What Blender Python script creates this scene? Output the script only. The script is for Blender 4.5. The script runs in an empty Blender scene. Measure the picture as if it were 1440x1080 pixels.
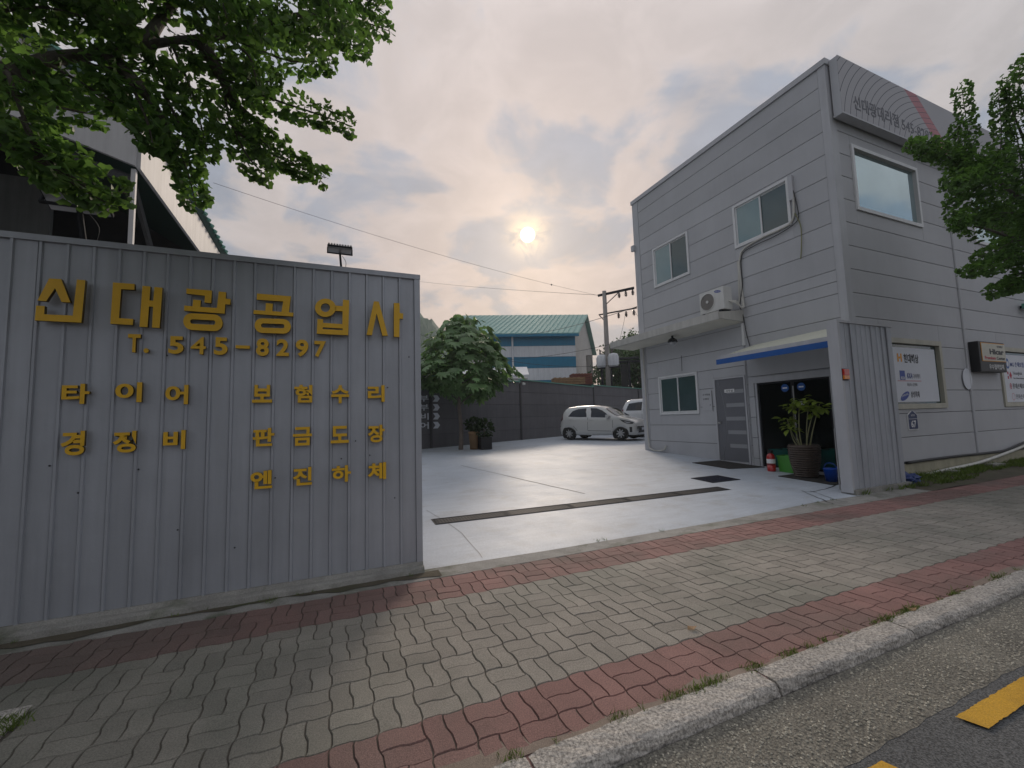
import bpy, bmesh, math, random
import numpy as np
from mathutils import Vector, Matrix
random.seed(7); rng = np.random.default_rng(7)
S = bpy.context.scene
C = S.collection
R = math.radians

# ------------------------------------------------------------------ camera
# world axes: X along the street, Y into the yard, Z up; the columns are the camera's right / down / forward
AX = np.array([0.9200, 0.0060, 0.3920]); AY = np.array([-0.3900, 0.0890, 0.9160])
VXp = np.array([2110., 549.]); VYp = np.array([468., 597.5]); FPX = 593.
def _n(v): return v / np.linalg.norm(v)
AX = _n(np.array([VXp[0] - 720, VXp[1] - 540, FPX])); AY = _n(np.array([VYp[0] - 720, VYp[1] - 540, FPX]))
AY = _n(AY - AX * (AX @ AY) * 0.5); AX = _n(AX - AY * (AX @ AY)); AZ = np.cross(AX, AY)
if AZ[1] > 0: AZ = -AZ
H = 1.36
cam = bpy.data.cameras.new('camera'); camo = bpy.data.objects.new('camera', cam); C.objects.link(camo)
cam.sensor_width = 36; cam.lens = 36 * FPX / 1440; cam.clip_start = 0.05; cam.clip_end = 4000
rt = [AX[0], AY[0], AZ[0]]; dn = [AX[1], AY[1], AZ[1]]; fw = [AX[2], AY[2], AZ[2]]
camo.matrix_world = Matrix(((rt[0], -dn[0], -fw[0], 0), (rt[1], -dn[1], -fw[1], 0), (rt[2], -dn[2], -fw[2], H), (0, 0, 0, 1)))
S.camera = camo

# ------------------------------------------------------------------ sky and sun
SUN = Vector((0.399, 0.82, 0.41)).normalized()
S.view_settings.view_transform = 'Standard'; S.view_settings.look = 'None'
S.view_settings.exposure = 0.57; S.view_settings.gamma = 1.0; S.view_settings.use_curve_mapping = False
W = bpy.data.worlds.new('World'); S.world = W; W.use_nodes = True
nt = W.node_tree; nt.nodes.clear(); L = nt.links.new
def nd(t, **k):
    n = nt.nodes.new(t)
    for a, b in k.items():
        if a == 'ins':
            for i, v in b.items(): n.inputs[i].default_value = v
        else: setattr(n, a, b)
    return n
def mth(op, a, b=None, c=None, clamp=False):
    n = nd('ShaderNodeMath', operation=op, use_clamp=clamp)
    for i, v in enumerate((a, b, c)):
        if v is None: continue
        if isinstance(v, (int, float)): n.inputs[i].default_value = v
        else: L(v, n.inputs[i])
    return n.outputs[0]
def mixc(f, a, b):
    n = nd('ShaderNodeMix', data_type='RGBA')
    for i, v in ((0, f), (6, a), (7, b)):
        if isinstance(v, (int, float)): n.inputs[i].default_value = v
        elif isinstance(v, tuple): n.inputs[i].default_value = (*v, 1)
        else: L(v, n.inputs[i])
    return n.outputs[2]
def ramp(x, lo, hi):
    n = nd('ShaderNodeMapRange', interpolation_type='SMOOTHSTEP', ins={1: lo, 2: hi}); L(x, n.inputs[0]); return n.outputs[0]
tc = nd('ShaderNodeTexCoord'); nrm = nd('ShaderNodeVectorMath', operation='NORMALIZE'); L(tc.outputs['Generated'], nrm.inputs[0])
sep = nd('ShaderNodeSeparateXYZ'); L(nrm.outputs[0], sep.inputs[0])
zz = mth('MAXIMUM', sep.outputs[2], 0.0)
den = mth('ADD', zz, 0.22)
cx_ = mth('DIVIDE', sep.outputs[0], den); cy_ = mth('DIVIDE', sep.outputs[1], den)
cmb = nd('ShaderNodeCombineXYZ'); L(cx_, cmb.inputs[0]); L(cy_, cmb.inputs[1])
n1 = nd('ShaderNodeTexNoise', ins={'Scale': 2.3, 'Detail': 6.0, 'Roughness': 0.48, 'Distortion': 0.6}); L(cmb.outputs[0], n1.inputs['Vector'])
n2 = nd('ShaderNodeTexNoise', ins={'Scale': 5.2, 'Detail': 8.0, 'Roughness': 0.6, 'Distortion': 0.5}); L(cmb.outputs[0], n2.inputs['Vector'])
n3 = nd('ShaderNodeTexNoise', ins={'Scale': 24.0, 'Detail': 6.0, 'Roughness': 0.65, 'Distortion': 0.8}); L(nrm.outputs[0], n3.inputs['Vector'])
dt = nd('ShaderNodeVectorMath', operation='DOT_PRODUCT'); L(nrm.outputs[0], dt.inputs[0]); dt.inputs[1].default_value = SUN
d = mth('MAXIMUM', dt.outputs['Value'], 0.0)
near = mth('POWER', d, 6.0)
# overcast deck: brighter towards the zenith (CIE law), warmer and brighter round the veiled sun
cie = mth('MULTIPLY', mth('ADD', mth('MULTIPLY', zz, 1.2), 1.0), 0.200)
def scol(x, col):
    n = nd('ShaderNodeVectorMath', operation='SCALE'); n.inputs[0].default_value = col; L(x, n.inputs['Scale']); return n.outputs[0]
def vadd(a, b):
    n = nd('ShaderNodeVectorMath', operation='ADD'); L(a, n.inputs[0]); L(b, n.inputs[1]); return n.outputs[0]
low = mth('MULTIPLY', ramp(zz, 0.50, 0.0), mth('POWER', d, 2.0))
cloud = vadd(vadd(scol(cie, (0.965, 0.985, 1.04)), scol(mth('POWER', d, 3.0), (0.040, 0.018, 0.006))), vadd(scol(near, (0.060, 0.024, 0.004)), scol(low, (0.120, 0.080, 0.055))))
gaps = ramp(mth('ADD', mth('MULTIPLY', n1.outputs[0], 0.72), mth('MULTIPLY', n2.outputs[0], 0.28)), 0.475, 0.565)
shade = mixc(gaps, (1.10, 1.05, 1.01), (0.66, 0.75, 0.87))
mulc = nd('ShaderNodeVectorMath', operation='MULTIPLY'); L(cloud, mulc.inputs[0]); L(shade, mulc.inputs[1]); cloud = mulc.outputs[0]
tex = ramp(n2.outputs[0], 0.3, 0.7)
mulc = nd('ShaderNodeVectorMath', operation='SCALE'); L(cloud, mulc.inputs[0]); L(mth('ADD', mth('MULTIPLY', tex, 0.18), 0.91), mulc.inputs['Scale']); cloud = mulc.outputs[0]
# the sun veiled by cloud: a disc and the aureole round it, broken by cloud shreds
shred = ramp(n3.outputs[0], 0.34, 0.58)
g1 = mth('MULTIPLY', mth('POWER', d, 160.0), 0.07)
g2 = mth('MULTIPLY', mth('POWER', d, 1500.0), mth('ADD', mth('MULTIPLY', shred, 0.60), 0.15))
g3 = mth('MULTIPLY', ramp(d, 0.99984, 0.99995), 5.0)
tot = vadd(vadd(vadd(cloud, scol(g1, (1.0, 0.72, 0.48))), scol(g2, (1.0, 0.66, 0.26))), scol(g3, (1.0, 0.86, 0.55)))
sky = nd('ShaderNodeTexSky', sky_type='NISHITA', sun_disc=False, sun_elevation=math.asin(SUN.z), sun_rotation=math.atan2(SUN.x, SUN.y))
sky.dust_density = 3.0; sky.air_density = 1.2
b1 = nd('ShaderNodeBackground', ins={1: 0.10}); L(sky.outputs[0], b1.inputs[0])
b2 = nd('ShaderNodeBackground', ins={1: 1.0}); L(tot, b2.inputs[0])
ms = nd('ShaderNodeMixShader', ins={0: 0.965}); L(b1.outputs[0], ms.inputs[1]); L(b2.outputs[0], ms.inputs[2])
wo = nd('ShaderNodeOutputWorld'); L(ms.outputs[0], wo.inputs[0])
S.cycles.max_bounces = 6; S.cycles.diffuse_bounces = 3; S.cycles.glossy_bounces = 3; S.cycles.transparent_max_bounces = 6; S.cycles.caustics_reflective = False; S.cycles.caustics_refractive = False
W.cycles.sampling_method = 'MANUAL'; W.cycles.sample_map_resolution = 1024
sl = bpy.data.lights.new('sun', 'SUN'); sl.energy = 1.2; sl.angle = R(14); sl.color = (1.0, 0.85, 0.70)
so = bpy.data.objects.new('sun', sl); C.objects.link(so); so.rotation_euler = SUN.to_track_quat('Z', 'Y').to_euler()

# ------------------------------------------------------------------ picture point -> place
def ray(px, py):
    d = np.array([px - 720., py - 540., FPX]); return np.array([d @ AX, d @ AY, d @ AZ])
O3 = np.array([0, 0, H])
def gz(px, py, z=0.): r = ray(px, py); return O3 + (z - H) / r[2] * r
def pX(px, py, x): r = ray(px, py); return O3 + x / r[0] * r
def pY(px, py, y): r = ray(px, py); return O3 + y / r[1] * r
def pD(px, py, dist): return O3 + ray(px, py) * (dist / FPX)
def proj(p):
    q = np.asarray(p, float) - O3; c = AX * q[0] + AY * q[1] + AZ * q[2]
    return np.array([720 + FPX * c[0] / c[2], 540 + FPX * c[1] / c[2], c[2]])
def yz(y):                                    # the yard climbs away from the street
    if y < 4.05: return 0.0
    if y < 10.5: return 0.045 * (y - 4.05)
    return 0.29 + 0.014 * (y - 10.5)

# ------------------------------------------------------------------ materials
MATS = {}
def mat(name, col, rough=0.6, metal=0.0, var=0.10, scale=2.0, streak=0.0, bump=0.0, bscale=80.0, rand=0.0, island=0.0,
        speck=0.0, sscale=150.0, spec=0.5, col2=None, c2scale=1.0, c2lo=0.5, c2hi=0.65, rvar=0.0, coat=0.0, dirt_shade=None, scuff=0.0, emit=None, trans=0.0, alpha=1.0):
    m = bpy.data.materials.new(name); m.use_nodes = True; t = m.node_tree; t.nodes.clear(); l = t.links.new
    def N(ty, **k):
        n = t.nodes.new(ty)
        for a, b in k.items():
            if a == 'ins':
                for i, v in b.items(): n.inputs[i].default_value = v
            else: setattr(n, a, b)
        return n
    geo = N('ShaderNodeNewGeometry'); pos = geo.outputs['Position']
    def noise(sc, det=4.0, rg=0.55, vec=None, dist=0.0):
        n = N('ShaderNodeTexNoise', ins={'Scale': sc, 'Detail': det, 'Roughness': rg, 'Distortion': dist}); l(vec or pos, n.inputs['Vector']); return n.outputs[0]
    def mr(x, a, b, c, dd):
        n = N('ShaderNodeMapRange', ins={1: a, 2: b, 3: c, 4: dd}); l(x, n.inputs[0]); return n.outputs[0]
    def mix(f, a, b, bt='MIX'):
        n = N('ShaderNodeMix', data_type='RGBA', blend_type=bt)
        for i, v in ((0, f), (6, a), (7, b)):
            if isinstance(v, (int, float)): n.inputs[i].default_value = v
            elif isinstance(v, tuple): n.inputs[i].default_value = (*v, 1)
            else: l(v, n.inputs[i])
        return n.outputs[2]
    def vscale(c, f):
        n = N('ShaderNodeVectorMath', operation='SCALE')
        if isinstance(c, tuple): n.inputs[0].default_value = c
        else: l(c, n.inputs[0])
        l(f, n.inputs['Scale']); return n.outputs[0]
    c = col
    if col2 is not None:
        c = mix(mr(noise(c2scale, 6.0, 0.6, dist=0.4), c2lo, c2hi, 0, 1), col, col2)
    if var: c = vscale(c, mr(noise(scale, 6.0, 0.6), 0.25, 0.75, 1 - var, 1 + var))
    if dirt_shade is not None:                      # moss, dirt and painted-in tree shade, growing towards one end of the street
        sx = N('ShaderNodeSeparateXYZ'); l(pos, sx.inputs[0]); ad = N('ShaderNodeMath', operation='MULTIPLY_ADD', ins={1: 2.2, 2: -1.1}); l(noise(1.3, 5.0, 0.6), ad.inputs[0])
        sm_ = N('ShaderNodeMath', operation='ADD'); l(sx.outputs[0], sm_.inputs[0]); l(ad.outputs[0], sm_.inputs[1])
        c = mix(mr(sm_.outputs[0], dirt_shade[1], dirt_shade[2], 0, dirt_shade[3]), c, dirt_shade[0])
    if scuff:                                  # long scrubbed marks left by tyres and brooms
        vm = N('ShaderNodeVectorMath', operation='MULTIPLY'); l(pos, vm.inputs[0]); vm.inputs[1].default_value = (0.7, 5.0, 1.0)
        c = vscale(c, mr(noise(1.5, 6.0, 0.65, vm.outputs[0], 1.2), 0.35, 0.65, 1 - scuff, 1 + scuff * 0.6))
    if streak:
        vm = N('ShaderNodeVectorMath', operation='MULTIPLY'); l(pos, vm.inputs[0]); vm.inputs[1].default_value = (5, 5, 0.35)
        c = vscale(c, mr(noise(1.6, 5.0, 0.6, vm.outputs[0]), 0.35, 0.7, 1 + streak * 0.4, 1 - streak))
    if rand:
        oi = N('ShaderNodeObjectInfo'); c = vscale(c, mr(oi.outputs['Random'], 0, 1, 1 - rand, 1 + rand))
    if island:
        c = vscale(c, mr(geo.outputs['Random Per Island'], 0, 1, 1 - island, 1 + island))
    if speck: c = vscale(c, mr(noise(sscale, 3.0, 0.7), 0.38, 0.62, 1 - speck, 1 + speck))
    p = N('ShaderNodeBsdfPrincipled', ins={'Roughness': rough, 'Metallic': metal, 'Specular IOR Level': spec, 'Coat Weight': coat, 'Coat Roughness': 0.05})
    if isinstance(c, tuple): p.inputs['Base Color'].default_value = (*c, 1)
    else: l(c, p.inputs['Base Color'])
    if rvar: l(mr(noise(scale * 1.7, 6.0, 0.65), 0.3, 0.7, rough - rvar, rough + rvar), p.inputs['Roughness'])
    if bump:
        b = N('ShaderNodeBump', ins={'Strength': min(1.0, bump), 'Distance': 0.01}); l(noise(bscale, 5.0, 0.65), b.inputs['Height']); l(b.outputs[0], p.inputs['Normal'])
    if emit:
        p.inputs['Emission Color'].default_value = (*emit[0], 1); p.inputs['Emission Strength'].default_value = emit[1]
    out = N('ShaderNodeOutputMaterial'); sh = p.outputs[0]
    if trans:                                  # leaves let light through
        tr = N('ShaderNodeBsdfTranslucent')
        l(mix(1.0, c if not isinstance(c, tuple) else mix(0.0, c, c), (1.45, 1.5, 0.95), 'MULTIPLY'), tr.inputs[0])
        x = N('ShaderNodeMixShader', ins={0: trans}); l(sh, x.inputs[1]); l(tr.outputs[0], x.inputs[2]); sh = x.outputs[0]
    if alpha < 1.0:                            # clear glass: see-through with a sharp reflection
        tr = N('ShaderNodeBsdfTransparent', ins={0: (0.86, 0.94, 0.94, 1)}); x = N('ShaderNodeMixShader'); fr = N('ShaderNodeFresnel', ins={0: 1.5})
        a = N('ShaderNodeMath', operation='MULTIPLY_ADD', use_clamp=True, ins={1: 1.0, 2: alpha}); l(fr.outputs[0], a.inputs[0]); l(a.outputs[0], x.inputs[0])
        l(tr.outputs[0], x.inputs[1]); l(sh, x.inputs[2]); sh = x.outputs[0]
    l(sh, out.inputs[0]); MATS[name] = m; return m

mat('facade', (0.475, 0.482, 0.505), 0.55, var=0.09, scale=0.8, streak=0.025, bump=0.12, bscale=180, rand=0.045)
mat('joint', (0.05, 0.05, 0.055), 0.8)
mat('trim', (0.50, 0.508, 0.535), 0.5, var=0.06, streak=0.08)
mat('sign_metal', (0.42, 0.438, 0.48), 0.42, metal=0.25, var=0.12, scale=1.3, streak=0.12, bump=0.35, bscale=5, rand=0.04)
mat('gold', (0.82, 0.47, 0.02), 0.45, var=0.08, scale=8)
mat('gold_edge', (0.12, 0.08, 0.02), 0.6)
mat('concrete', (0.30, 0.29, 0.27), 0.85, var=0.25, scale=4, bump=0.5, bscale=60, speck=0.15, sscale=120, col2=(0.12, 0.13, 0.09), c2scale=2.2, c2lo=0.5, c2hi=0.68)
mat('yard_paint', (0.47, 0.515, 0.575), 0.60, var=0.10, scale=0.9, bump=0.16, bscale=16, rvar=0.04, scuff=0.08, speck=0.08, sscale=60, spec=0.45, col2=(0.40, 0.42, 0.445), c2scale=2.2, c2lo=0.52, c2hi=0.75)
mat('paver_grey', (0.305, 0.278, 0.242), 0.85, var=0.16, scale=3.0, bump=0.6, bscale=200, rand=0.10, dirt_shade=((0.15, 0.155, 0.125), 0.6, -2.2, 0.75), speck=0.22, sscale=150, col2=(0.19, 0.19, 0.16), c2scale=0.7, c2lo=0.45, c2hi=0.7)  # towards the left tree the tint holds its shade as well as dirt
mat('paver_red', (0.27, 0.148, 0.132), 0.85, var=0.16, scale=3.0, bump=0.6, bscale=200, rand=0.11, dirt_shade=((0.135, 0.115, 0.10), 1.0, -1.8, 0.8), speck=0.22, sscale=150, col2=(0.17, 0.12, 0.105), c2scale=0.8, c2lo=0.45, c2hi=0.7)
mat('paver_grey_far', (0.305, 0.278, 0.242), 0.85, var=0.16, scale=3.0, bump=0.4, bscale=200, island=0.10, dirt_shade=((0.15, 0.155, 0.125), 0.6, -2.2, 0.75), speck=0.2, sscale=150, col2=(0.19, 0.19, 0.16), c2scale=0.7, c2lo=0.45, c2hi=0.7)
mat('paver_red_far', (0.27, 0.148, 0.132), 0.85, var=0.16, scale=3.0, bump=0.4, bscale=200, island=0.11, dirt_shade=((0.135, 0.115, 0.10), 1.0, -1.8, 0.8), speck=0.2, sscale=150, col2=(0.17, 0.12, 0.105), c2scale=0.8, c2lo=0.45, c2hi=0.7)
mat('sand', (0.13, 0.115, 0.095), 0.95, var=0.3, scale=12, bump=0.8, bscale=150)
mat('dust', (0.25, 0.20, 0.165), 0.95, var=0.2, scale=6, bump=0.6, bscale=160, speck=0.2, sscale=220)
mat('granite', (0.42, 0.39, 0.355), 0.85, var=0.25, scale=5, bump=1.0, bscale=70, speck=0.45, sscale=75, rand=0.06)
mat('pebble', (0.42, 0.39, 0.32), 0.8, var=0.2, scale=20, island=0.45)
mat('gutter', (0.19, 0.178, 0.15), 0.9, var=0.25, scale=2.5, bump=1.0, bscale=75, speck=0.5, sscale=90)
mat('asphalt', (0.11, 0.113, 0.115), 0.9, var=0.2, scale=2, bump=1.0, bscale=110, speck=0.55, sscale=110)
mat('yellow_paint', (0.62, 0.34, 0.02), 0.7, var=0.15, scale=8, bump=0.8, bscale=150, speck=0.12, sscale=120)
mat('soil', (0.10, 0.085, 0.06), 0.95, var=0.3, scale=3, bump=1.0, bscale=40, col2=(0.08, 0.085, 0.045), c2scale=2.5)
mat('moss_concrete', (0.42, 0.39, 0.29), 0.9, var=0.2, scale=3, streak=0.15, bump=0.4, bscale=60)
mat('white_frame', (0.72, 0.73, 0.74), 0.4, var=0.05, scale=5, streak=0.06)
mat('cream_frame', (0.50, 0.48, 0.40), 0.55, var=0.08, scale=4, streak=0.12)
mat('glass', (0.06, 0.10, 0.105), 0.05, spec=0.7, coat=0.5, var=0.15, scale=1.2)
mat('curtain_glass', (0.20, 0.31, 0.33), 0.06, spec=0.8, coat=0.5, var=0.10, scale=2)
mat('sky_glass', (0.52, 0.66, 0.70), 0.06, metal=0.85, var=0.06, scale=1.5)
mat('door_glass', (0.02, 0.03, 0.03), 0.02, spec=0.5, var=0, alpha=0.03)
mat('interior', (0.035, 0.04, 0.04), 0.9, var=0.2)
mat('dark', (0.02, 0.02, 0.022), 0.7)
mat('black_plastic', (0.018, 0.018, 0.02), 0.45)
mat('rubber', (0.02, 0.02, 0.02), 0.8)
mat('mat_rubber', (0.035, 0.033, 0.03), 0.9, var=0.2, scale=20, bump=0.8, bscale=200)
mat('door_grey', (0.165, 0.17, 0.19), 0.4, var=0.04, scale=4)
mat('door_stripe', (0.33, 0.34, 0.36), 0.35, var=0.04)
mat('steel', (0.5, 0.5, 0.5), 0.3, metal=0.9, var=0.05)
mat('dark_steel', (0.035, 0.037, 0.042), 0.8, spec=0.12, metal=0.05, var=0.15)
mat('canopy', (0.52, 0.51, 0.48), 0.6, var=0.08, streak=0.15)
mat('soffit', (0.62, 0.60, 0.52), 0.7, var=0.1, scale=2)
mat('awning_top', (0.60, 0.60, 0.50), 0.6, var=0.08, scale=3)
mat('blue', (0.015, 0.10, 0.36), 0.4, var=0.05)
mat('ac_white', (0.68, 0.68, 0.66), 0.45, var=0.05, streak=0.08)
mat('grille', (0.24, 0.225, 0.21), 0.5)
mat('logo_blue', (0.02, 0.06, 0.32), 0.4, var=0)
mat('white_board', (0.66, 0.68, 0.74), 0.4, var=0.03)
mat('ink', (0.02, 0.02, 0.025), 0.5, var=0)
mat('ink_grey', (0.12, 0.12, 0.14), 0.5, var=0)
mat('ink_blue', (0.02, 0.05, 0.25), 0.5, var=0)
mat('ink_red', (0.5, 0.02, 0.06), 0.5, var=0)
mat('ink_orange', (0.75, 0.32, 0.02), 0.5, var=0)
mat('ink_white', (0.8, 0.8, 0.8), 0.5, var=0)
mat('fence_panel', (0.12, 0.116, 0.125), 0.7, var=0.15, scale=1.0, streak=0.12, bump=0.15, bscale=60, rand=0.06)
mat('fence_post', (0.05, 0.048, 0.052), 0.7, var=0.1)
mat('green_cap', (0.10, 0.28, 0.22), 0.5, var=0.1)
mat('factory_blue', (0.012, 0.19, 0.33), 0.55, var=0.08, streak=0.1)
mat('factory_white', (0.68, 0.70, 0.73), 0.55, var=0.06, streak=0.12)
mat('factory_roof', (0.20, 0.40, 0.36), 0.5, var=0.1, streak=0.1)
mat('rust_white', (0.48, 0.47, 0.45), 0.6, var=0.15, streak=0.2)
mat('pallet', (0.30, 0.19, 0.10), 0.8, var=0.25, scale=6)
mat('pallet_red', (0.20, 0.07, 0.05), 0.8, var=0.25, scale=6)
mat('pole_concrete', (0.30, 0.28, 0.26), 0.85, var=0.12, streak=0.2)
mat('insulator', (0.10, 0.08, 0.08), 0.3)
mat('wire', (0.03, 0.03, 0.03), 0.6, var=0)
mat('bark', (0.10, 0.085, 0.07), 0.9, var=0.3, scale=9, bump=1.0, bscale=45)
mat('bark_pale', (0.17, 0.14, 0.12), 0.9, var=0.25, scale=7, bump=0.6, bscale=45)
mat('ginkgo', (0.095, 0.175, 0.05), 0.5, island=0.45, var=0.32, scale=1.6, trans=0.55)
mat('fig', (0.16, 0.26, 0.12), 0.45, island=0.35, var=0.25, scale=1.0, trans=0.30)
mat('dense', (0.055, 0.10, 0.038), 0.6, island=0.40, var=0.35, scale=0.6, trans=0.25)
mat('potplant', (0.20, 0.27, 0.035), 0.45, island=0.35, var=0.3, scale=9, trans=0.35)
mat('darkplant', (0.03, 0.055, 0.018), 0.6, island=0.35, trans=0.2)
mat('grass', (0.115, 0.165, 0.035), 0.7, island=0.45, trans=0.3)
mat('stem', (0.22, 0.22, 0.11), 0.7, var=0.2)
mat('pot_tan', (0.34, 0.21, 0.11), 0.7, var=0.1)
mat('pot_brown', (0.060, 0.042, 0.032), 0.45, var=0.25, scale=14)
mat('ext_red', (0.42, 0.02, 0.02), 0.3, coat=0.5, var=0.05)
mat('teal_tub', (0.03, 0.33, 0.28), 0.4, var=0.15, scale=4)
mat('green_tub', (0.08, 0.33, 0.05), 0.4, var=0.12, scale=4)
mat('bucket_blue', (0.01, 0.08, 0.45), 0.35, var=0.05)
mat('tarp', (0.012, 0.035, 0.16), 0.5, var=0.2, scale=12)
mat('pvc', (0.58, 0.57, 0.53), 0.45, var=0.1, scale=4, streak=0.15)
mat('reflector_red', (0.55, 0.02, 0.01), 0.2, coat=1.0, var=0)
mat('reflector_amber', (0.75, 0.22, 0.01), 0.2, coat=1.0, var=0)
mat('plate_blue', (0.015, 0.03, 0.11), 0.4, var=0)
mat('shed_cream', (0.50, 0.45, 0.36), 0.65, var=0.08, scale=2, streak=0.12)
mat('shed_fascia', (0.50, 0.49, 0.49), 0.6, var=0.08, scale=2, streak=0.15)
mat('faded_ink', (0.36, 0.37, 0.47), 0.7, var=0.1)
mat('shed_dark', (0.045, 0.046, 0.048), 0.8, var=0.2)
mat('shed_green', (0.03, 0.075, 0.06), 0.6, var=0.15)
mat('shed_grey', (0.16, 0.165, 0.16), 0.7, var=0.15, streak=0.2)
mat('car_paint', (0.60, 0.60, 0.585), 0.28, coat=1.0, var=0)
mat('car_paint_white', (0.66, 0.69, 0.73), 0.28, coat=1.0, var=0)
mat('car_glass', (0.008, 0.010, 0.016), 0.05, spec=0.5, coat=0.2, var=0)
mat('tail_red', (0.16, 0.008, 0.012), 0.15, coat=1.0, var=0)
mat('lamp_clear', (0.35, 0.36, 0.38), 0.1, coat=1.0, var=0)
mat('rim', (0.62, 0.62, 0.63), 0.3, metal=0.7, var=0)
mat('hill', (0.035, 0.085, 0.04), 0.95, var=0.3, scale=0.02)
mat('ground', (0.13, 0.125, 0.115), 0.95, var=0.2, scale=0.3)

# ------------------------------------------------------------------ mesh helpers
class MB:
    def __init__(s): s.v = []; s.f = []; s.m = []; s.cur = 0
    def add(s, vs, fs):
        b = len(s.v); s.v += [tuple(map(float, p)) for p in vs]; s.f += [tuple(b + i for i in f) for f in fs]; s.m += [s.cur] * len(fs); return s
    def box(s, x0, x1, y0, y1, z0, z1):
        v = [(x, y, z) for z in (z0, z1) for y in (y0, y1) for x in (x0, x1)]
        return s.add(v, [(0, 2, 3, 1), (4, 5, 7, 6), (0, 1, 5, 4), (1, 3, 7, 5), (3, 2, 6, 7), (2, 0, 4, 6)])
    def bbox(s, x0, x1, y0, y1, z0, z1, b=0.01):       # box with chamfered edges
        bm = bmesh.new(); bmesh.ops.create_cube(bm, size=1)
        bmesh.ops.scale(bm, vec=(x1 - x0, y1 - y0, z1 - z0), verts=bm.verts)
        bmesh.ops.translate(bm, vec=((x0 + x1) / 2, (y0 + y1) / 2, (z0 + z1) / 2), verts=bm.verts)
        bmesh.ops.bevel(bm, geom=bm.edges[:], offset=b, segments=2, affect='EDGES', profile=0.7)
        s.bm(bm); return s
    def bm(s, bm):
        bm.verts.index_update(); s.add([v.co[:] for v in bm.verts], [[v.index for v in f.verts] for f in bm.faces]); bm.free()
    def prism(s, poly, dvec):                           # closed polygon of 3-D points swept along dvec
        n = len(poly); p = [np.array(q, float) for q in poly]; dv = np.array(dvec, float)
        v = p + [q + dv for q in p]
        return s.add(v, [tuple(range(n))[::-1], tuple(range(n, 2 * n))] + [(i, (i + 1) % n, n + (i + 1) % n, n + i) for i in range(n)])
    def tube(s, pts, r, n=8, cap=True):
        pts = [Vector(p) for p in pts]; k = len(pts); rs = r if hasattr(r, '__len__') else [r] * k
        rings = []; up = Vector((0.13, 0.27, 0.95))
        for i, p in enumerate(pts):
            t = (pts[min(i + 1, k - 1)] - pts[max(i - 1, 0)]).normalized()
            if abs(t.dot(up)) > 0.97: up = Vector((1, 0.1, 0))
            a = t.cross(up).normalized(); b = t.cross(a).normalized(); up = -b if b.dot(up) < 0 else b
            rings.append([p + (a * math.cos(2 * math.pi * j / n) + b * math.sin(2 * math.pi * j / n)) * rs[i] for j in range(n)])
        v = [q for rg in rings for q in rg]; f = []
        for i in range(k - 1):
            for j in range(n):
                f.append((i * n + j, i * n + (j + 1) % n, (i + 1) * n + (j + 1) % n, (i + 1) * n + j))
        if cap: f += [tuple(range(n)), tuple(range((k - 1) * n, k * n))[::-1]]
        return s.add(v, f)
    def lathe(s, prof, c, n=20, axis='z', cap=True):
        v = []; f = []
        for (r, z) in prof:
            for j in range(n):
                a = 2 * math.pi * j / n; x, y = r * math.cos(a), r * math.sin(a)
                p = (x, y, z) if axis == 'z' else ((x, z, y) if axis == 'y' else (z, x, y))
                v.append((c[0] + p[0], c[1] + p[1], c[2] + p[2]))
        for i in range(len(prof) - 1):
            for j in range(n): f.append((i * n + j, i * n + (j + 1) % n, (i + 1) * n + (j + 1) % n, (i + 1) * n + j))
        if cap: f += [tuple(range(n))[::-1], tuple(range((len(prof) - 1) * n, len(prof) * n))]
        return s.add(v, f)
    def build(s, name, mats, parent=None, loc=(0, 0, 0), smooth=False):
        me = bpy.data.meshes.new(name)
        me.from_pydata([(a - loc[0], b - loc[1], c - loc[2]) for a, b, c in s.v], [], s.f)
        for m in ([mats] if isinstance(mats, str) else mats): me.materials.append(MATS[m])
        if any(s.m): me.polygons.foreach_set('material_index', s.m)
        bm = bmesh.new(); bm.from_mesh(me); bmesh.ops.recalc_face_normals(bm, faces=bm.faces); bm.to_mesh(me); bm.free()
        if smooth: me.shade_smooth()
        return link(name, me, parent)
def link(name, me, parent=None):
    o = bpy.data.objects.new(name, me); C.objects.link(o)
    if parent is not None: o.parent = parent
    return o
def tag(o, label=None, cat=None, group=None, kind=None):
    for k, v in (('label', label), ('category', cat), ('group', group), ('kind', kind)):
        if v: o[k] = v
    return o
class Thing:
    def __init__(s, name, loc, label, cat, group=None, rz=0.0, local=False):
        s.o = bpy.data.objects.new(name, None); C.objects.link(s.o); s.o.location = loc; s.o.rotation_euler = (0, 0, rz); s.o.empty_display_size = 0.2
        tag(s.o, label, cat, group); s.loc = (0, 0, 0) if local else tuple(map(float, loc))
    def part(s, name, mb, mats, parent=None, smooth=False): return mb.build(name, mats, parent or s.o, s.loc, smooth)
def struct(name, mb, mats, smooth=False): return tag(mb.build(name, mats, None, (0, 0, 0), smooth), kind='structure')
def smooth_pts(pts, n=6):
    P = [np.array(p, float) for p in pts]; out = []
    for i in range(len(P) - 1):
        a, b, c, e = P[max(i - 1, 0)], P[i], P[i + 1], P[min(i + 2, len(P) - 1)]
        for k in range(n):
            t = k / n
            out.append(0.5 * ((2 * b) + (c - a) * t + (2 * a - 5 * b + 4 * c - e) * t * t + (3 * b - a - 3 * c + e) * t ** 3))
    return out + [P[-1]]

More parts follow.
